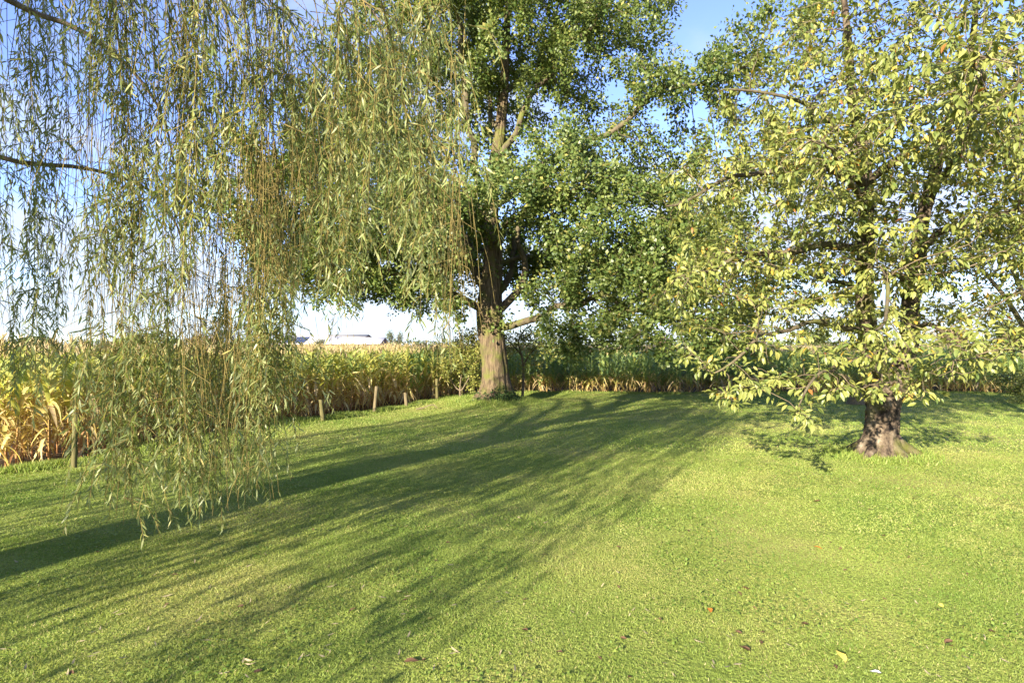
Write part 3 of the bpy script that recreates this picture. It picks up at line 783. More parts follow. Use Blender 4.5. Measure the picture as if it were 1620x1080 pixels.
    tp = resample([q(1393, 716), q(1394, 690), q(1396, 660), q(1398, 632), q(1402, 598)], .05)
    P = np.stack([np.interp(zz + base[2], tp[:, 2], tp[:, 0]), np.full(len(zz), D0), zz + base[2]], 1)
    R = np.interp(zz, [-.14, 0, .12, .3, .6, .9, 1.1, 1.25, 1.42], [.52, .44, .35, .285, .265, .28, .315, .31, .18])
    mb.tube(P, R, 80, .5, .16, True, (1.5, 2.0), 9.0, furrow=(.030, 3.2, 4.2))
    # buttress roots running into the turf
    for a, ln in ((-.45, .48), (-1.3, .36), (-2.5, .46), (.6, .42), (2.3, .42)):
        pts = [(base[0] + math.cos(a) * k * ln, base[1] + math.sin(a) * k * ln, z) for k, z in ((.35, .34), (.65, .20), (.95, .12), (1.25, .05), (1.5, -.04))]
        mb.tube(resample(pts, .08), np.linspace(.13, .04, len(resample(pts, .08))), 12, .5, .25)
    link('trunk', mb.mesh('cherry_trunk', M['cherry_bark'], True, base), root)
    for k in range(len(stems)):
        link('limb', sk.branch_mesh('cherry_limb', [k + 1], M['cherry_bark'] if k < 2 else M['oak_limb'], base, 0, 9, .12), root)
    tag(link('branches', sk.branch_mesh('cherry_twigs', [-1], M['twig'], base, 0, 6), root), kind='stuff')
    ends = [i for i in range(len(sk.P)) if sk.tagid[i] != 0 and rad[i] < .021]
    P = np.array([sk.P[i] for i in ends]); Dv = unit(np.array([sk.P[i] - sk.P[sk.par[i]] for i in ends]))
    # leaves stand along the shoots and hang a little, more of them at the shoot tips
    tip = np.array([len(sk.kids[i]) == 0 for i in ends])
    kp = gaps(P, .9, 8.0, -.36); P, Dv, tip = P[kp], Dv[kp], tip[kp]
    rep = np.where(tip, 15, 5)
    P2 = np.repeat(P, rep, 0); D2 = np.repeat(Dv, rep, 0); n = len(P2)
    side = unit(np.cross(D2, r.normal(0, 1, (n, 3))))
    C = P2 + D2 * r.uniform(-.09, .09, (n, 1)) + side * .012
    Y = unit(side * .75 + D2 * .45 + np.array([0, 0, -.38]) + r.normal(0, .22, (n, 3)))
    oc = C - np.array([base[0], base[1], 4.5]); oc[:, 2] *= .3
    N = np.stack([r.normal(0, .42, n), r.normal(0, .42, n), np.full(n, .95)], 1) + unit(oc) * .38
    Rm = frames(Y, N); C = C + Y * .02
    L = r.uniform(.06, .14, n)
    t = np.clip(r.normal(.45, .25, n), 0, .86)
    y_ = r.random(n); t[y_ < .028] = .93; t[y_ < .006] = 1.0
    u, v = project(C)
    sc = L / C[:, 1] * np.abs((Rm[:, :, 2] * unit(C - np.array([0, 0, CAM_H]))).sum(1)) * ((u > 5) & (u < 1615) & (v > 5) & (v < 1075))
    rest = leaf_parts(root, base, 'cherry_leaf', CHERRY_T, M['cherry_leaf'], Rm, C, L, t, sc, 300)
    near = rest & (C[:, 1] < 8.6); back = rest & ~near
    tag(link('leaves', scatter('cherry_leaves', *CHERRY_T, Rm[near], C[near], L[near], t[near], M['cherry_leaf'], base), root), kind='stuff')
    tag(link('leaves', scatter('cherry_leaves', *CHERRY_FAR_T, Rm[back], C[back], L[back], t[back], M['cherry_leaf'], base), root), kind='stuff')

build_cherry()

# ------------------------------------------------------------------ the weeping willow
def build_willow():
    base = np.array([-6.7, 2.0, 0.0])
    root = empty('willow_tree', base)
    tag(root, 'weeping willow whose long leafy strands hang down across the left of the view', 'tree')
    r = np.random.default_rng(31)
    RAD = 5.6
    def dome(x, y):
        q = np.hypot(x - base[0], y - base[1]) / RAD
        return np.maximum(10.6 - 4.4 * np.clip(q, 0, 1.3) ** 2.2, 5.6)
    mb = MB()
    tp = resample([base + np.array(o) for o in ((0, 0, -.2), (.05, 0, .6), (.1, .1, 1.8), (.05, .15, 3.0), (.15, .2, 4.4), (.1, .3, 6.5), (.2, .3, 8.6))], .3)
    mb.tube(tp, np.interp(tp[:, 2], [-.2, .3, 1, 3, 6, 9], [.75, .52, .44, .40, .22, .08]), 24, .5, .1, True, (2, .6), 5)
    link('trunk', mb.mesh('willow_trunk', M['willow_bark'], True, base), root)
    limbs = []
    for k in range(11):
        a = k / 11 * 2 * math.pi + r.normal(0, .15); ln = r.uniform(3.4, 4.8); h0 = r.uniform(2.8, 6.0)
        ax = np.array([math.cos(a), math.sin(a), 0])
        pts = [base + np.array([.1, .2, h0]), base + ax * ln * .3 + np.array([0, 0, h0 + 1.3]), base + ax * ln * .65 + np.array([0, 0, h0 + 2.3]), base + ax * ln + np.array([0, 0, min(h0 + 2.4, 7.9)]), base + ax * (ln + .8) + np.array([0, 0, min(h0 + 1.6, 6.8)])]
        limbs.append((pts, .15))
    # the limbs seen at the left edge and top of the view
    limbs.append(([base + np.array([.1, .2, 3.6]), px(-260, 60, 4.4), px(-60, -35, 4.9), px(30, 12, 5.2), px(110, 40, 5.4), px(170, 75, 5.6), px(225, 130, 5.8), px(260, 190, 5.9), px(275, 260, 5.9)], .075))
    limbs.append(([base + np.array([.1, .2, 2.9]), px(-320, 300, 4.6), px(-100, 235, 5.2), px(40, 258, 5.6), px(120, 264, 5.8), px(190, 280, 5.9), px(250, 310, 6.0), px(285, 370, 6.0), px(300, 450, 6.0)], .055))
    limbs.append(([base + np.array([.1, .2, 4.4]), px(-200, -250, 4.3), px(120, -230, 4.5), px(360, -150, 4.6), px(520, -60, 4.6), px(620, 60, 4.6)], .09))
    for pts, r0 in limbs:
        p = resample(pts, .2); m = MB(); m.tube(p, np.linspace(r0, .006, len(p)), 8, .5, .08)
        link('limb', m.mesh('willow_limb', M['willow_bark'], True, base), root)
    hemU = [-200, 0, 40, 90, 112, 140, 165, 205, 232, 260, 285, 330, 370, 425, 446, 458, 500, 524, 552, 572, 620, 655, 690, 725, 745, 765]
    hemV = [640, 660, 665, 640, 560, 720, 845, 845, 610, 700, 835, 835, 800, 815, 770, 480, 420, 560, 560, 390, 400, 470, 590, 605, 400, 220]
    strands = []
    # seeds of curtains: strands come in bunches off the same branchlet
    def curtain(cx, cy, n, spread, vis):
        for _ in range(int(round(n * (.52 if 810 + cx / max(cy, .3) * F < 450 else .5) * (.45 if cy > 5.9 else 1) if vis else n))):
            x = cx + r.normal(0, spread * (1.05 if vis else 1)); y = cy + r.normal(0, spread * (1.8 if vis else 1))
            if vis and y < 3.9: continue
            if not -10.4 < .83 * x - .56 * y < (-2.65 if vis else -2.1): continue
            z1 = dome(x, y) - abs(r.normal(0, .7)) - (r.random() < .35) * r.uniform(0, 2.5)
            if not vis and y > -1.0 and x > -1.15 * y - .8: continue
            if y > 1.0 and x > -1.02 * y:
                u = 810 + x / y * F
                if u > 738: continue
                v = np.interp(u, hemU, hemV) - abs(r.normal(0, 110)) * (1 if r.random() < .8 else 2.2)
                z0 = max(CAM_H - (v - HORIZON) / F * y, .25); seen = True
            else:
                z0 = r.uniform(.5, 3.0); seen = False
            if z1 - z0 < .6: z1 = z0 + r.uniform(.8, 1.6)
            strands.append((x, y, z0, z1, seen))
    # visible curtains
    for u, d, n, s in ((15, 6.4, 9, .22), (60, 5.6, 20, .12), (120, 6.6, 6, .2), (150, 5.0, 6, .08), (183, 4.7, 40, .085), (240, 6.0, 7, .15), (292, 4.9, 24, .08), (318, 4.7, 26, .09), (352, 5.4, 10, .12),
                       (385, 5.0, 20, .13), (424, 4.9, 36, .09), (440, 5.8, 16, .16), (470, 5.0, 20, .14), (505, 5.4, 20, .16), (538, 4.7, 20, .08), (580, 4.8, 26, .14), (610, 5.2, 26, .16), (640, 4.6, 26, .13),
                       (672, 4.8, 20, .10), (704, 4.5, 15, .07), (722, 4.6, 10, .05), (90, 7.6, 12, .3), (210, 7.4, 12, .3), (330, 7.4, 12, .3), (420, 6.8, 14, .3), (520, 6.4, 14, .25), (30, 4.9, 7, .18)):
        p = px(u, 500, d); curtain(p[0], d, n, s, True)
    # the rest of the crown, out of view but shading the lawn
    for _ in range(125):
        a = r.uniform(0, 2 * math.pi); q = RAD * math.sqrt(r.random())
        x, y = base[0] + q * math.cos(a), base[1] + q * math.sin(a)
        if y > .5 and x > -1.0 * y: continue
        curtain(x, y, 4, .3, False)
    mb = MB()
    LP, LD, LT, LV = [], [], [], []
    for (x, y, z0, z1, seen) in strands:
        h = z1 - z0; n = max(6, int(h / .22)); f = np.linspace(0, 1, n)          # 0 top, 1 tip
        inward = unit(np.array([base[0] - x, base[1] - y, 0.0]))
        reach = min(r.uniform(.2, .75), h * .3); rt = r.normal(0, .8)
        inward = np.array([inward[0] * math.cos(rt) - inward[1] * math.sin(rt), inward[0] * math.sin(rt) + inward[1] * math.cos(rt), 0])
        ph, ph2 = r.uniform(0, 6.28, 2); am = r.uniform(.04, .13)
        back = reach * np.clip(1 - f / .28, 0, 1) ** 2
        P = np.stack([x + inward[0] * back + am * np.sin(f * h * 1.3 + ph), y + inward[1] * back + am * np.sin(f * h * 1.1 + ph2),
                      z1 - f * h - 0.5 * back ** 2], 1)
        mb.tube(P, np.linspace(.005, .0018, n), 3, .5, cap=False)
        lines = [P]
        # hanging side shoots
        for _ in range(int(h * (3.4 if seen else .8))):
            j = r.integers(n // 5, n - 1); ln = r.uniform(.25, .95)
            ln = min(ln, max(P[j][2] - z0 + .1, .15)); m_ = max(4, int(ln / .2)); g = np.linspace(0, 1, m_)
            az = r.uniform(0, 6.28); out = r.uniform(.08, .42)
            Q = P[j] + np.stack([math.cos(az) * out * np.sqrt(g), math.sin(az) * out * np.sqrt(g), -ln * g ** 1.7], 1)
            mb.tube(Q, np.linspace(.003, .0015, m_), 3, .5, cap=False)
            lines.append(Q)
        gap = .029 if seen else .11
        bare = r.uniform(0, .35)
        for Q in lines:
            d = np.concatenate([[0], np.cumsum(np.linalg.norm(np.diff(Q, axis=0), axis=1))])
            k = int(d[-1] / gap)
            s = (np.arange(k) + r.random(k) * .8) * gap
            if Q is P: s = s[s > bare * d[-1]]
            # leaves thin out here and there along the strand
            s = s[np.sin(s * 2.4 + ph) + r.normal(0, .7, len(s)) > -.85]
            if not len(s): continue
            pos = np.stack([np.interp(s, d, Q[:, c]) for c in range(3)], 1)
            e = np.minimum(s + .03, d[-1]); pos2 = np.stack([np.interp(e, d, Q[:, c]) for c in range(3)], 1)
            dr = unit(pos2 - pos + np.array([0, 0, -1e-4]))
            LP.append(pos); LD.append(dr); LV.append(np.full(len(s), seen)); LT.append(np.full(len(s), r.normal(-.04, .16)))
    tag(link('strands', mb.mesh('willow_strands', M['willow_twig'], True, base), root), 'thin yellow brown hanging willow strands', kind='stuff')
    P = np.concatenate(LP); Dd = np.concatenate(LD); seen = np.concatenate(LV); tb = np.concatenate(LT)
    u, v = project(P)
    kp = gaps(P * np.array([1.6, 1.6, .8]), .95, 2.0, np.where(u < 400, -.06, -.2) - .28 * np.clip((2.3 - P[:, 2]) / 1.2, 0, 1)) | ~seen
    P, Dd, seen, tb = P[kp], Dd[kp], seen[kp], tb[kp]; n = len(P)
    az = r.uniform(0, 6.28, n); rad = np.stack([np.cos(az), np.sin(az), np.zeros(n)], 1)
    Y = unit(Dd * r.uniform(.5, 1.1, (n, 1)) + rad * r.uniform(.35, .9, (n, 1)) + r.normal(0, .12, (n, 3)))
    N = unit(rad * .6 + np.array([0, 0, .55]) + r.normal(0, .5, (n, 3)))
    Rm = frames(Y, N)
    L = r.uniform(.055, .105, n) * np.where(seen, 1, 1.8)
    S = np.stack([L * r.uniform(.85, 1.3, n) * np.where(seen, 1.12, 1.6), L, L * r.uniform(.2, 1.6, n)], 1)
    t = np.clip(r.normal(.5, .18, n) + tb, 0, .95); t[r.random(n) < .02] = 1.0
    u, v = project(P)
    sc = L / P[:, 1] * np.abs((Rm[:, :, 2] * unit(P - np.array([0, 0, CAM_H]))).sum(1)) * (seen & (u > 5) & (u < 1615) & (v > 5) & (v < 1075))
    rest = leaf_parts(root, base, 'willow_leaf', WILLOW_T, M['willow_leaf'], Rm, P, L, t, sc, 300)
    tag(link('leaves', scatter('willow_leaves', *WILLOW_T, Rm[rest], P[rest], S[rest], t[rest], M['willow_leaf'], base), root), kind='stuff')

build_willow()

# ------------------------------------------------------------------ maize
def leaf_strip(z, az, ln, w, rise, droop, seg, r, dry):
    """one maize leaf: arching strip with a folded midrib"""
    t = np.linspace(0, 1, seg + 1)
    ang = rise - (rise + droop) * t ** (.38 if dry else 1.25)            # elevation along the leaf
    dl = ln / seg
    h = np.concatenate([[0], np.cumsum(np.cos(ang[:-1]) * dl)]); zz = z + np.concatenate([[0], np.cumsum(np.sin(ang[:-1]) * dl)])
    zz = np.maximum(zz, .03)
    wd = w * np.clip(np.minimum(t * 6 + .35, 1.0) * (1 - t ** 2.4), 0.02, 1)
    tw = r.normal(0, .9 if dry else .35) * t
    c, s = math.cos(az), math.sin(az)
    curl = r.normal(0, .12) * t ** 2 * ln
    cx = h * c - curl * s; cy = h * s + curl * c
    sx, sy = -s * np.cos(tw), c * np.cos(tw)
    A = np.stack([cx + sx * wd / 2, cy + sy * wd / 2, zz + np.sin(tw) * wd / 2 + wd * .18], 1)
    B = np.stack([cx, cy, zz], 1)
    Cc = np.stack([cx - sx * wd / 2, cy - sy * wd / 2, zz - np.sin(tw) * wd / 2 + wd * .18], 1)
    V = np.stack([A, B, Cc], 1).reshape(-1, 3)
    Fc = []
    for i in range(seg):
        a = i * 3
        Fc += [(a, a + 1, a + 4, a + 3), (a + 1, a + 2, a + 5, a + 4)]
    return V, Fc

def maize_variant(r, yellow, seg, height):
    """returns (part name, MB, material key) list"""
    parts = []
    H = height; zt = H - .24
    lean = r.normal(0, .03, 2)
    def at(z): return np.array([lean[0] * z, lean[1] * z, 0])
    m = MB()
    zz = np.linspace(0, zt + .04, 7 if seg > 4 else 4)
    P = np.stack([lean[0] * zz, lean[1] * zz, zz], 1); P[0][2] = -.05
    tcol = np.clip(.95 - zz / H * (1.1 if yellow else 1.5) + (.15 if yellow else -.1), 0, 1)
    sides = 5 if seg > 4 else 3
    m.tube(P, np.interp(zz, [0, .3, zt], [.015, .0145, .006]), sides, np.repeat(tcol, sides), cap=False)
    parts.append(('stalk', m, 'stalk'))
    n = int(r.integers(11, 14)); a0 = r.uniform(0, math.pi)
    for i in range(n):
        f = i / (n - 1); z = .22 + f * (zt - .35)
        az = a0 + (i % 2) * math.pi + r.normal(0, .35)
        dryline = .50 if yellow else .22
        d = np.clip((dryline - f) * 2.6 + r.normal(0, .12), 0, 1)
        if d > .45:           # withered: hangs against the stalk
            ln, w, rise, droop, dry = r.uniform(.35, .6), r.uniform(.035, .06), r.uniform(.0, .6), r.uniform(1.35, 1.55), True
            t = r.uniform(.66, .98)
        else:
            ln, w, rise, droop, dry = r.uniform(.55, .85) * (1 - .25 * f), r.uniform(.075, .11), r.uniform(.85, 1.25), r.uniform(.1, .9) * (1.15 - .6 * f), False
            t = np.clip((.43 if yellow else .2) + d * .6 + r.normal(0, .09), 0, .66)
        V, Fc = leaf_strip(z, az, ln, w, rise, droop, seg, r, dry)
        g = np.repeat(np.linspace(0, 1, seg + 1), 3)
        m = MB(); m.add(V + at(z), Fc, np.clip(t + .12 * g ** 3, 0, 1)); parts.append(('leaf', m, 'maize'))
    for i in range(9 if yellow else 6):
        z = r.uniform(.3, 1.1 if yellow else .8)
        V, Fc = leaf_strip(z, r.uniform(0, 6.28), r.uniform(.4, .7), r.uniform(.045, .085), r.uniform(.2, .9), r.uniform(1.3, 1.55), seg, r, True)
        m = MB(); m.add(V + at(z), Fc, np.clip(r.normal(.76, .09), .6, 1)); parts.append(('leaf', m, 'maize'))
    m = MB()
    for i in range(9 if seg > 4 else 5):
        az = r.uniform(0, 6.28); sp = r.uniform(.15, .55) if i else 0.02; ln = r.uniform(.18, .32)
        p0 = at(zt) + np.array([0, 0, zt + .02 * i * .6])
        p1 = p0 + np.array([math.cos(az) * math.sin(sp), math.sin(az) * math.sin(sp), math.cos(sp)]) * ln * .6
        p2 = p1 + np.array([math.cos(az) * math.sin(sp * 1.6), math.sin(az) * math.sin(sp * 1.6), math.cos(sp * 1.6)]) * ln * .4
        m.tube([p0, p1, p2], [.005, .010, .004], 3, r.random(), cap=False)
    parts.append(('tassel', m, 'tassel'))
    if seg > 4 and r.random() < .75:
        m = MB(); z = r.uniform(.75, 1.05); az = a0 + r.normal(0, .3)
        d = np.array([math.cos(az) * .42, math.sin(az) * .42, .9])
        pts = [at(z) + np.array([0, 0, z]) + d * s for s in (0, .05, .12, .19, .24)]
        m.tube(pts, [.012, .026, .03, .022, .005], 6, .75 if yellow else .35); parts.append(('cob', m, 'maize'))
    return parts

def build_maize():
    r = np.random.default_rng(41)
    # candidate places
    poly = np.array([(EDGE_X[0], EDGE_Y[0])] + list(zip(EDGE_X[1:], EDGE_Y[1:])) + [(60, BACK_Y)])
    cell = .37
    gx, gy = np.meshgrid(np.arange(-34, 36, cell), np.arange(4.5, 38, cell))
    x = gx.ravel() + r.uniform(-.13, .13, gx.size); y = gy.ravel() + r.uniform(-.13, .13, gx.size)
    inside = (x < xleft(np.minimum(y, BACK_Y))) | (y > BACK_Y)
    x, y = x[inside], y[inside]
    o = np.full(len(x), 1e9)
    for a, b in zip(poly[:-1], poly[1:]):
        ab = b - a; t = np.clip(((x - a[0]) * ab[0] + (y - a[1]) * ab[1]) / (ab @ ab), 0, 1)
        o = np.minimum(o, np.hypot(x - a[0] - t * ab[0], y - a[1] - t * ab[1]))
    vis = np.abs(x) < y * 1.02 + .6
    keep = vis & (o > .15) & (o < 14)
    pr = np.where(o < 2.6, 1.0, np.where(o < 6, .5, .3))
    keep &= (r.random(len(x)) < pr) & (o > r.uniform(.15, .6, len(x)))
    x, y, o = x[keep], y[keep], o[keep]
    left = (y < BACK_Y + 1) & (x < xleft(np.minimum(y, BACK_Y)) + .5)
    yellow = np.clip(np.where(left, 1.3 - (y - 8) / 17, .12) + r.normal(0, .14, len(x)), 0, 1) > .5
    nv = 6
    full = {yl: [maize_variant(r, yl, 6, 2.0) for _ in range(nv)] for yl in (True, False)}
    low = {yl: [maize_variant(r, yl, 3, 2.0) for _ in range(nv)] for yl in (True, False)}
    score = np.hypot(x, y) + 4.0 * o + (np.abs(x) > y * .93) * 50
    order = np.argsort(score)
    ind = order[:300]; rest = order[300:]
    fm = {yl: [[(nm, mb.mesh('maize_' + nm, M[mk], True)) for nm, mb, mk in var] for var in vs] for yl, vs in full.items()}
    hgt = np.where(left, np.interp(y, [8, 13, 22], [1.05, .96, .945]), .94) + r.normal(0, .042, len(x))
    for i in ind:
        yl = bool(yellow[i]); var = fm[yl][r.integers(nv)]
        root = empty('maize_plant', (x[i], y[i], -.115))
        if left[i]:
            if yl: tag(root, 'yellowing maize plant with dry lower leaves along the left field edge', 'maize plant', 'yellowing maize along the left field edge')
            else: tag(root, 'greener maize plant along the far end of the left field edge', 'maize plant', 'greener maize along the left field edge')
        else:
            if yl: tag(root, 'yellowed maize plant among the green ones behind the lawn', 'maize plant', 'yellowed maize behind the lawn')
            else: tag(root, 'green maize plant in the rows behind the far edge of the lawn', 'maize plant', 'green maize behind the lawn')
        root.rotation_euler = (0, 0, r.uniform(0, 6.28)); s = hgt[i] + .058; root.scale = (1.0 + r.normal(0, .05),) * 2 + (s,)
        for nm, me in var:
            c = bpy.data.objects.new(nm, me); c.parent = root; COL.objects.link(c)
    # everything behind: one mass
    Vs, loops, tots, Ts, mats, n0 = [], [], [], [], [], 0
    keys = ['stalk', 'maize', 'tassel']
    cache = {}
    for yl, vs in low.items():
        for k, var in enumerate(vs):
            V, Fl, T, Mi, c = [], [], [], [], 0
            for nm, mb, mk in var:
                if nm == 'cob': continue
                vv = np.concatenate(mb.V); V.append(vv); T.append(np.concatenate(mb.T))
                for f in mb.F: Fl.append([q + c for q in f]); Mi.append(keys.index(mk))
                c += len(vv)
            cache[(yl, k)] = (np.concatenate(V), np.array([q for f in Fl for q in f]), np.array([len(f) for f in Fl]), np.concatenate(T), np.array(Mi))
    for i in rest:
        V, lp, tt, T, Mi = cache[(bool(yellow[i]), int(r.integers(nv)))]
        a = r.uniform(0, 6.28); ca, sa = math.cos(a), math.sin(a)
        W = np.stack([V[:, 0] * ca - V[:, 1] * sa + x[i], V[:, 0] * sa + V[:, 1] * ca + y[i], V[:, 2] * (hgt[i] + .058) - .115], 1)
        Vs.append(W); loops.append(lp + n0); tots.append(tt); Ts.append(np.clip(T + r.normal(0, .05), 0, 1)); mats.append(Mi); n0 += len(V)
    tots = np.concatenate(tots)
    me = make_mesh('maize_field', np.concatenate(Vs), np.concatenate(loops), np.concatenate([[0], np.cumsum(tots)[:-1]]), tots, None, np.concatenate(Ts))
    for k in keys: me.materials.append(M[k])
    me.polygons.foreach_set('material_index', np.concatenate(mats).astype(np.int32))
    f = link('maize_field', me); tag(f, 'dense ripening maize filling the field beyond its edge rows', 'maize field', kind='stuff')
    # crop canopy running on to the far end of the field
    ys = np.geomspace(33, 150, 40); xs = np.linspace(-1.15, 1.15, 150)
    V = np.stack([np.outer(ys, xs), np.outer(ys, np.ones(150)), 1.62 + .16 * r.random((40, 150))], -1).reshape(-1, 3)
    Fc = [(j * 150 + i, j * 150 + i + 1, (j + 1) * 150 + i + 1, (j + 1) * 150 + i) for j in range(39) for i in range(149)]
    me = mesh_faces('maize_canopy', V, Fc, M['tassel'], r.random(len(V)))
    tag(link('maize_canopy', me), 'pale tassel tops of the far maize running to the horizon', 'maize field', kind='stuff')

build_maize()

# ------------------------------------------------------------------ fence posts
def build_posts():
    spec = [(117, 737, 650, 12, 'post', .03, 'mossy green fence post with a dark top nearest the camera on the left'),
            (511, 666, 632, 10, 'post', -.10, 'dark mossy fence post leaning in front of the dry maize stalks'),
            (592, 652, 610, 8, 'post_pale', .09, 'tall yellowish fence post leaning right, midway along the maize edge'),
            (643, 643, 621, 8, 'post_pale', -.08, 'short pale stub of a fence post in the maize edge'),
            (690, 634, 600, 7, 'post', -.02, 'bright yellow green upright fence post left of the oak'),
            (727, 628, 606, 7, 'post', .0, 'shaded fence post half hidden by the bush beside the oak')]
    for u, vb, vt, w, mk, lean, lab in spec:
        d = F * CAM_H / (vb - HORIZON); x = (u - 810) / F * d
        x = max(x, float(xleft(d)) + .04)
        h = (vb - vt) / F * d; rr = w * .66 / F * d / 2
        z0 = float(ground_z(x, d)) - .02
        root = empty('fence_post', (x, d, z0)); tag(root, lab, 'fence post', 'wooden posts along the maize edge')
        m = MB(); zz = np.linspace(-.15, h, 8)
        m.tube(np.stack([lean * zz, 0 * zz, zz], 1), rr * (1 + .06 * np.sin(zz * 9)), 12, .5, .07, True, (2, 2), u)
        link('shaft', m.mesh('post_shaft', M[mk]), root)
        m = MB(); m.tube([(lean * h, 0, h - .005), (lean * h, 0, h + .012)], [rr * 1.02, rr * .93], 12, .5)
        link('post_top', m.mesh('post_top', M['post_cap'] if u == 117 else M[mk]), root)

build_posts()

# ------------------------------------------------------------------ smaller trees and shrubs
def small_tree(name, label, cat, base, trunk_pts, r0, lobes, dens, mat, leafL, seed, bark='twig', per=2, nleaf=8, step=.2, kill=.24, spread=.16, group=None, infl=1.8, tmean=.5):
    base = np.asarray(base, float)
    root = empty(name, base); tag(root, label, cat, group)
    r = np.random.default_rng(seed); sk = Skel()
    for k, pts in enumerate(trunk_pts):
        sk.limb(pts, r0 if k == 0 else r0 * .6, r0 * .3, step, k, start=None if k == 0 else (0,))
    sk.grow(lobes_points(lobes, dens, seed), step, infl, kill, 60, (0, 0, .04), seed)
    rad = sk.finish(.004)
    link('trunk', sk.branch_mesh('trunk', list(range(len(trunk_pts))), M[bark], base, 0, 8, .1), root)
    tag(link('branches', sk.branch_mesh('branches', [-1], M[bark], base, 0, 5), root), kind='stuff')
    ends = [i for i in range(len(sk.P)) if sk.tagid[i] == -1 and rad[i] < r0 * .35 + .004]
    P = np.array([sk.P[i] for i in ends]); Dv = unit(np.array([sk.P[i] - sk.P[sk.par[i]] for i in ends]))
    P = np.repeat(P, per, 0) + r.normal(0, spread * .5, (len(P) * per, 3)); Dv = np.repeat(Dv, per, 0)
    Rm, C, L = sprigs(P, Dv, r, nleaf, leafL, spread, .6, .2)
    t = np.clip(r.normal(tmean, .22, len(C)), 0, 1)
    tag(link('leaves', scatter(name + '_leaves', *DIAMOND_T, Rm, C, L, t, M[mat], base), root), kind='stuff')

def px_tree():
    # slim sapling right of the oak
    d = 21.4; b = px(826, 0, d); b = np.array([b[0], d, .0])
    small_tree('sapling', 'slim young tree with thin dark stem just right of the oak trunk', 'tree', b,
               [[b + np.array([0, 0, -.1]), px(828, 600, d), px(826, 565, d), px(820, 540, d), px(835, 515, d)], [px(827, 580, d), px(838, 560, d), px(860, 540, d - .3)], [px(826, 562, d), px(810, 545, d), px(795, 530, d)]], .06,
               [(px(830, 535, d), (1.2, 1.0, .5), 1), (px(870, 548, d - .3), (.9, .8, .55), 1), (px(800, 550, d), (.6, .7, .5), .8), (px(840, 575, d), (.7, .6, .5), .5)], 45, 'shrub_leaf', .085, 51, per=3, tmean=.65)
    # bush on the left of the oak, in front of the maize corner
    d = 21.0; b = np.array([px(728, 0, d)[0], d, 0.0])
    small_tree('bush', 'yellow green bush in front of the maize just left of the oak trunk', 'bush', b,
               [[b + np.array([0, 0, -.1]), b + np.array([0, 0, .5]), b + np.array([.1, 0, 1.2])], [b + np.array([0, 0, .2]), b + np.array([-.4, -.1, .8])], [b + np.array([0, 0, .2]), b + np.array([.4, -.1, .9])]], .05,
               [(px(725, 580, d), (.85, .8, .75), 1), (px(742, 550, d), (.7, .7, .7), 1), (px(750, 600, d), (.5, .6, .45), 1)], 50, 'shrub_leaf', .085, 52, per=7, tmean=.6)
    # tree with turning leaves behind the cherry, at the right edge
    d = 15.5; b = np.array([px(1650, 0, d)[0], d, 0.0])
    small_tree('autumn_tree', 'tree with yellowing leaves at the right edge behind the cherry', 'tree', b,
               [[b + np.array([0, 0, -.1]), b + np.array([0, 0, 1.5]), b + np.array([-.1, 0, 3.2]), b + np.array([.1, 0, 5.2]), b + np.array([.1, 0, 7])],
                [b + np.array([0, 0, 1.6]), px(1590, 470, d), px(1545, 420, d)], [b + np.array([0, 0, 1.9]), px(1590, 400, d - 1), px(1540, 350, d - 1)], [b + np.array([0, 0, 2.4]), b + np.array([1.2, 0, 3.4]), b + np.array([2.2, 0, 4])]], .13,
               [(px(1600, 380, d), (1.6, 1.6, 1.3), 1), (px(1570, 490, d), (1.1, 1.2, .9), 1), (px(1690, 420, d), (1.6, 1.6, 1.8), .8), (px(1640, 250, d), (1.8, 1.6, 1.4), .8), (px(1620, 540, d), (.9, .9, .5), 1)], 9, 'autumn_leaf', .10, 53, 'oak_limb', 3, 8, .25, .32, .2, tmean=.45)
    # low shrub by the right-hand maize
    d = 19.5; b = np.array([px(1640, 0, d)[0], d, 0.0])
    small_tree('shrub', 'low dark shrub on the lawn at the far right edge', 'bush', b,
               [[b + np.array([0, 0, -.1]), b + np.array([0, 0, .4]), b + np.array([.1, 0, .8])]], .05,
               [(b + np.array([0, 0, .6]), (1.3, .9, .6), 1)], 50, 'shrub_leaf', .08, 54, per=6, tmean=.3)
px_tree()

# stump between the cherry and the field
def build_stump():
    d = 19.0; b = px(1356, 640, d); b[2] = float(ground_z(b[0], d)) - .02
    root = empty('tree_stump', b); tag(root, 'small weathered tree stump on the lawn left behind the cherry trunk', 'tree stump')
    m = MB(); zz = np.linspace(-.1, .55, 8)
    m.tube(np.stack([0 * zz, 0 * zz, zz], 1), np.interp(zz, [-.1, .05, .2, .55], [.42, .33, .25, .2]), 18, .5, .16, True, (1.6, 1.5), 2)
    link('stump_body', m.mesh('stump_body', M['post_pale']), root)
    m = MB(); m.tube([(0, 0, .545), (0, 0, .56)], [.19, .18], 18, .5, .1)
    link('cut_face', m.mesh('cut_face', M['post_pale']), root)
build_stump()

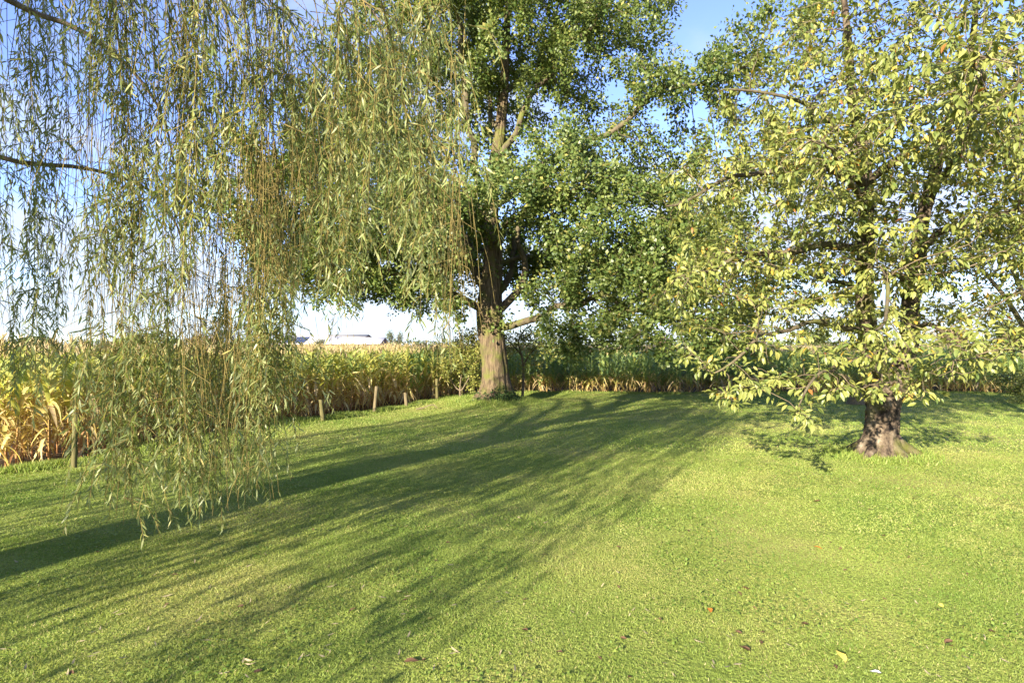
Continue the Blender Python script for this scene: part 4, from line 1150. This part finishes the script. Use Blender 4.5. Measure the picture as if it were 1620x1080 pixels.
# ------------------------------------------------------------------ far buildings and trees
def build_barn(name, label, u0, u1, d, v_eave, v_ridge, roofmat, depth, solar=None):
    x0, x1 = px(u0, 0, d)[0], px(u1, 0, d)[0]; ze, zr = px(0, v_eave, d)[2], px(0, v_ridge, d)[2]
    c = np.array([(x0 + x1) / 2, d + depth / 2, -.12]); L = x1 - x0
    root = empty(name, c); tag(root, label, 'barn', 'long farm barns on the horizon')
    m = MB(); m.box((0, 0, (ze + .12) / 2 - .1), (L, depth, ze + .3))
    hz = zr + .12; he = ze + .12
    for s in (-1, 1):
        x = s * (L / 2 - .02)
        m.add([(x, -depth / 2, he), (x, depth / 2, he), (x, 0, hz - .12)], [(0, 1, 2) if s > 0 else (2, 1, 0)])
    link('wall', m.mesh('barn_wall', M['wall'], False), root)
    m = MB()
    for s in (-1, 1):
        a = np.array([0, s * depth / 2 * 1.06, he - .12]); b = np.array([0, 0, hz])
        V = []
        for dz in (0, -.12):
            for x in (-L / 2 - .4, L / 2 + .4): V += [(x, a[1], a[2] + dz), (x, b[1], b[2] + dz)]
        m.add(V, [(0, 1, 3, 2), (4, 6, 7, 5), (0, 2, 6, 4), (0, 4, 5, 1), (2, 3, 7, 6)])
    rf = link('roof', m.mesh('barn_roof', roofmat, False), root)
    if solar:
        nx_ = int(solar[2])
        sl = np.array([0, depth / 2 * 1.06, hz - he + .12]); nrm = unit(np.array([0, -(sl[2]), sl[1]]))
        for i in range(nx_):
            for j in range(2):
                xa = -L / 2 + L * (solar[0] + (solar[1] - solar[0]) * i / nx_); xb = -L / 2 + L * (solar[0] + (solar[1] - solar[0]) * (i + .94) / nx_)
                V = []
                for off in (.06, .12):
                    for f in (.08 + j * .43, .08 + j * .43 + .40):
                        p = np.array([0, -depth / 2 * 1.06, he - .12]) + sl * f + nrm * off
                        V += [(xa, p[1], p[2]), (xb, p[1], p[2])]
                mm = MB(); mm.add(V, [(4, 5, 7, 6), (0, 1, 5, 4), (2, 6, 7, 3), (0, 4, 6, 2), (1, 3, 7, 5)])
                link('solar_panel', mm.mesh('solar_panel', M['solar'], False), rf)

build_barn('barn', 'long pale roofed barn with dark solar panels on the far left horizon', 442, 528, 190, 543.5, 531.5, M['roof'], 14, (.0, .45, 9))
build_barn('barn', 'long pale roofed barn with a brown gable end next to the poplars', 530, 600, 185, 543.5, 533, M['roof'], 14)
build_barn('barn', 'dark roofed barn just showing behind the pale roofs', 462, 575, 250, 534, 528.5, M['roof2'], 16)

def far_tree(label, u, d, vtop, wpx, mat, seed, n=900, poplar=False, name='far_tree'):
    r = np.random.default_rng(seed)
    x = px(u, 0, d)[0]; zt = px(0, vtop, d)[2]; w = wpx / F * d
    base = np.array([x, d, -.12]); root = empty(name, base); tag(root, label, 'tree', 'trees on the horizon')
    m = MB(); m.tube([(0, 0, 0), (0.05, 0, zt * .3), (0, 0, zt * .75)], [w * .05, w * .04, w * .01], 7, .5)
    for k in range(5):
        a = r.uniform(0, 6.28); m.tube([(0, 0, zt * .3), (math.cos(a) * w * .2, math.sin(a) * w * .2, zt * .55), (math.cos(a) * w * .32, math.sin(a) * w * .3, zt * .75)], [w * .02, w * .015, w * .005], 5, .5)
    link('trunk', m.mesh('far_trunk', M['twig']), root)
    cl = r.normal(0, 1, (26, 3)); cl = unit(cl) * r.uniform(.3, 1, (26, 1)) * np.array([w * .38, w * .38, zt * .33]) + np.array([0, 0, zt * .62])
    C = cl[r.integers(0, 26, n)] + r.normal(0, 1, (n, 3)) * np.array([w * .11, w * .11, zt * .10])
    C = C[(C[:, 2] < zt) & (C[:, 2] > .5)]; k = len(C)
    Rm = frames(r.normal(0, 1, (k, 3)), r.normal(0, .6, (k, 3)) + np.array([0, -.2, .6]))
    tag(link('crown', scatter('far_crown', *DIAMOND_T, Rm, C, r.uniform(.05, .10, k) * w, np.clip(r.normal(.5, .25, k), 0, 1), M[mat]), root), 'leafy crown', kind='stuff')

far_tree('taller of the two poplars beyond the right end of the barns', 617, 210, 520, 17, 'far_leaf', 60, 1300)
far_tree('right hand of the two poplars beyond the barns', 632, 212, 521, 14, 'far_leaf', 61, 1200)
far_tree('low round tree in front of the barn roofs', 505, 180, 533, 24, 'far_leaf', 62, 800)
far_tree('small far tree right of the poplars', 658, 230, 538, 12, 'far_leaf', 63, 500)
far_tree('dark little tree on the horizon above the left maize', 112, 200, 522, 14, 'far_leaf', 64, 700)
far_tree('far hedge tree behind the willow strands near the left edge', 60, 260, 530, 40, 'far_leaf', 65, 900)
far_tree('far hedge tree behind the middle of the willow strands', 225, 240, 526, 50, 'far_leaf', 66, 1000)
far_tree('far tree behind the right willow strands', 330, 240, 530, 60, 'far_brown', 67, 900)
far_tree('pale green far tree right of the oak above the maize', 910, 120, 532, 22, 'far_leaf', 68, 900)
far_tree('pale far tree between oak and cherry above the maize', 985, 140, 533, 30, 'far_leaf', 69, 900)
far_tree('brownish far tree above the maize left of the cherry', 1050, 110, 528, 34, 'far_brown', 70, 1000)
far_tree('brown far tree seen through the left of the cherry', 1150, 130, 526, 50, 'far_brown', 71, 1000)
far_tree('far tree seen low behind the cherry stems', 1290, 120, 520, 60, 'far_leaf', 72, 1100)
far_tree('reddish brown far tree right of the cherry stems', 1510, 100, 515, 60, 'far_brown', 73, 1200)
far_tree('far tree at the right edge behind the yellowing tree', 1600, 110, 505, 70, 'far_leaf', 74, 1200)

def far_hedge():
    r = np.random.default_rng(90); n = 9000; d = 300.0
    u = r.uniform(-200, 1800, n); top = np.array([2.6 + 2.2 * (mnoise.noise(Vector((a * .013, 0, 0))) + .6 * mnoise.noise(Vector((a * .05, 4, 0)))) for a in u])
    C = np.stack([(u - 810) / F * d, d + r.normal(0, 4, n), np.maximum(r.random(n) ** .6, .05) * np.maximum(top + 1.2, .8)], 1)
    Rm = frames(r.normal(0, 1, (n, 3)), r.normal(0, .6, (n, 3)) + np.array([0, -.2, .6]))
    tag(link('hedgerow', scatter('hedgerow', *DIAMOND_T, Rm, C, r.uniform(.9, 2.0, n), np.clip(r.normal(.5, .25, n), 0, 1), M['far_leaf'])), 'low uneven hedgerow running along the whole far horizon', 'hedge', kind='stuff')
far_hedge()

# ------------------------------------------------------------------ fallen leaves, stick
def build_litter():
    r = np.random.default_rng(81)
    def lm(name, c1, c2): return plain_mat(name, c1, c2, 30, .7, .2)
    mats = {'brown': lm('dry_brown_leaf', (.055, .030, .016), (.15, .080, .040)), 'orange': lm('orange_leaf', (.52, .15, .02), (.62, .24, .035)),
            'yellow': lm('yellow_leaf', (.60, .46, .06), (.68, .56, .12)), 'pale': lm('pale_dry_leaf', (.24, .19, .10), (.42, .35, .21)), 'white': lm('whitish_leaf', (.6, .58, .55), (.72, .7, .66))}
    def curled(templ, curl, seed):
        V = np.array(templ[0], float); rr = np.random.default_rng(seed)
        V[:, 2] += curl * ((V[:, 1] - .5) ** 2 * .8 + V[:, 0] ** 2 * 3) + rr.normal(0, .02, len(V))
        return V, templ[1]
    meshes = {}
    for mk in mats:
        for k in range(3):
            V, Fc = curled(WILLOW_T if mk == 'pale' else CHERRY_T, .25 + .25 * k, k)
            meshes[(mk, k)] = mesh_faces('fallen_leaf_' + mk, V, Fc, mats[mk], None, False)
    def put(u, v, mk, size, label, group):
        d = F * CAM_H / (v - HORIZON); x = (u - 810) / F * d
        o = link('fallen_leaf', meshes[(mk, int(r.integers(3)))], None, (x, d, float(ground_z(x, d)) + .010))
        o.rotation_euler = (r.normal(0, .2), r.normal(0, .2), r.uniform(0, 6.28)); o.scale = (size * (1.2 if mk == 'pale' else 1.0), size, size)
        tag(o, label, 'leaf', group)
    put(1285, 862, 'orange', .10, 'orange fallen leaf on the lawn below the cherry trunk', 'fallen orange leaves')
    put(1122, 960, 'orange', .10, 'bright orange fallen leaf on the lower middle lawn', 'fallen orange leaves')
    put(1120, 840, 'yellow', .09, 'small yellow fallen leaf on the sunlit middle lawn', 'fallen yellow leaves')
    put(1340, 1050, 'yellow', .13, 'long yellow fallen leaf at the bottom right of the lawn', 'fallen yellow leaves')
    put(1397, 1066, 'white', .07, 'whitish fallen leaf at the bottom edge of the lawn', 'fallen pale leaves')
    put(1488, 953, 'yellow', .08, 'pale yellow fallen leaf on the lower right lawn', 'fallen yellow leaves')
    put(675, 990, 'yellow', .09, 'yellow fallen leaf in the shade streak at lower centre', 'fallen yellow leaves')
    put(1187, 930, 'brown', .11, 'curled dark brown fallen leaf near the middle of the right lawn', 'fallen brown leaves')
    put(1300, 795, 'brown', .13, 'dark brown fallen leaf in the sun just below the cherry shade', 'fallen brown leaves')
    put(1510, 1012, 'brown', .09, 'dark brown fallen leaf near the lower right corner', 'fallen brown leaves')
    put(1190, 1030, 'brown', .09, 'reddish brown fallen leaf at the bottom of the right lawn', 'fallen brown leaves')
    put(636, 1056, 'brown', .10, 'reddish brown fallen leaf at the bottom left of centre', 'fallen brown leaves')
    for _ in range(46):
        u = r.uniform(860, 1610); v = r.uniform(745, 1075)
        put(u, v, 'brown', r.uniform(.04, .068), 'small brown dry leaf scattered on the sunlit right lawn', 'small dry leaves on the right lawn')
    for _ in range(26):
        u = r.uniform(20, 850); v = r.uniform(720, 1075)
        put(u, v, 'brown', r.uniform(.04, .07), 'small brown dry leaf scattered on the left lawn', 'small dry leaves on the left lawn')
    for _ in range(100):
        u = r.uniform(5, 900); v = 1078 - abs(r.normal(0, 130))
        if v < 780: continue
        put(u, v, 'pale', r.uniform(.06, .095), 'thin pale willow leaf fallen on the left lawn', 'fallen willow leaves on the left lawn')
    for _ in range(45):
        put(r.uniform(900, 1610), 1078 - abs(r.normal(0, 100)), 'pale', r.uniform(.05, .08), 'thin pale willow leaf fallen on the right lawn', 'fallen willow leaves on the right lawn')
    # stick
    d = F * CAM_H / (648 - HORIZON); x = (675 - 810) / F * d
    m = MB(); p = resample([(-.32, 0, .02), (-.12, .02, .05), (.08, -.02, .13), (.22, .02, .14), (.32, .0, .05)], .05)
    m.tube(p, np.linspace(.022, .012, len(p)), 6, .5, .1)
    tag(link('stick', m.mesh('stick', M['willow_bark']), None, (x, d, float(ground_z(x, d)) + .0)), 'short bent dead stick lying on the grass left of the oak', 'stick')

build_litter()
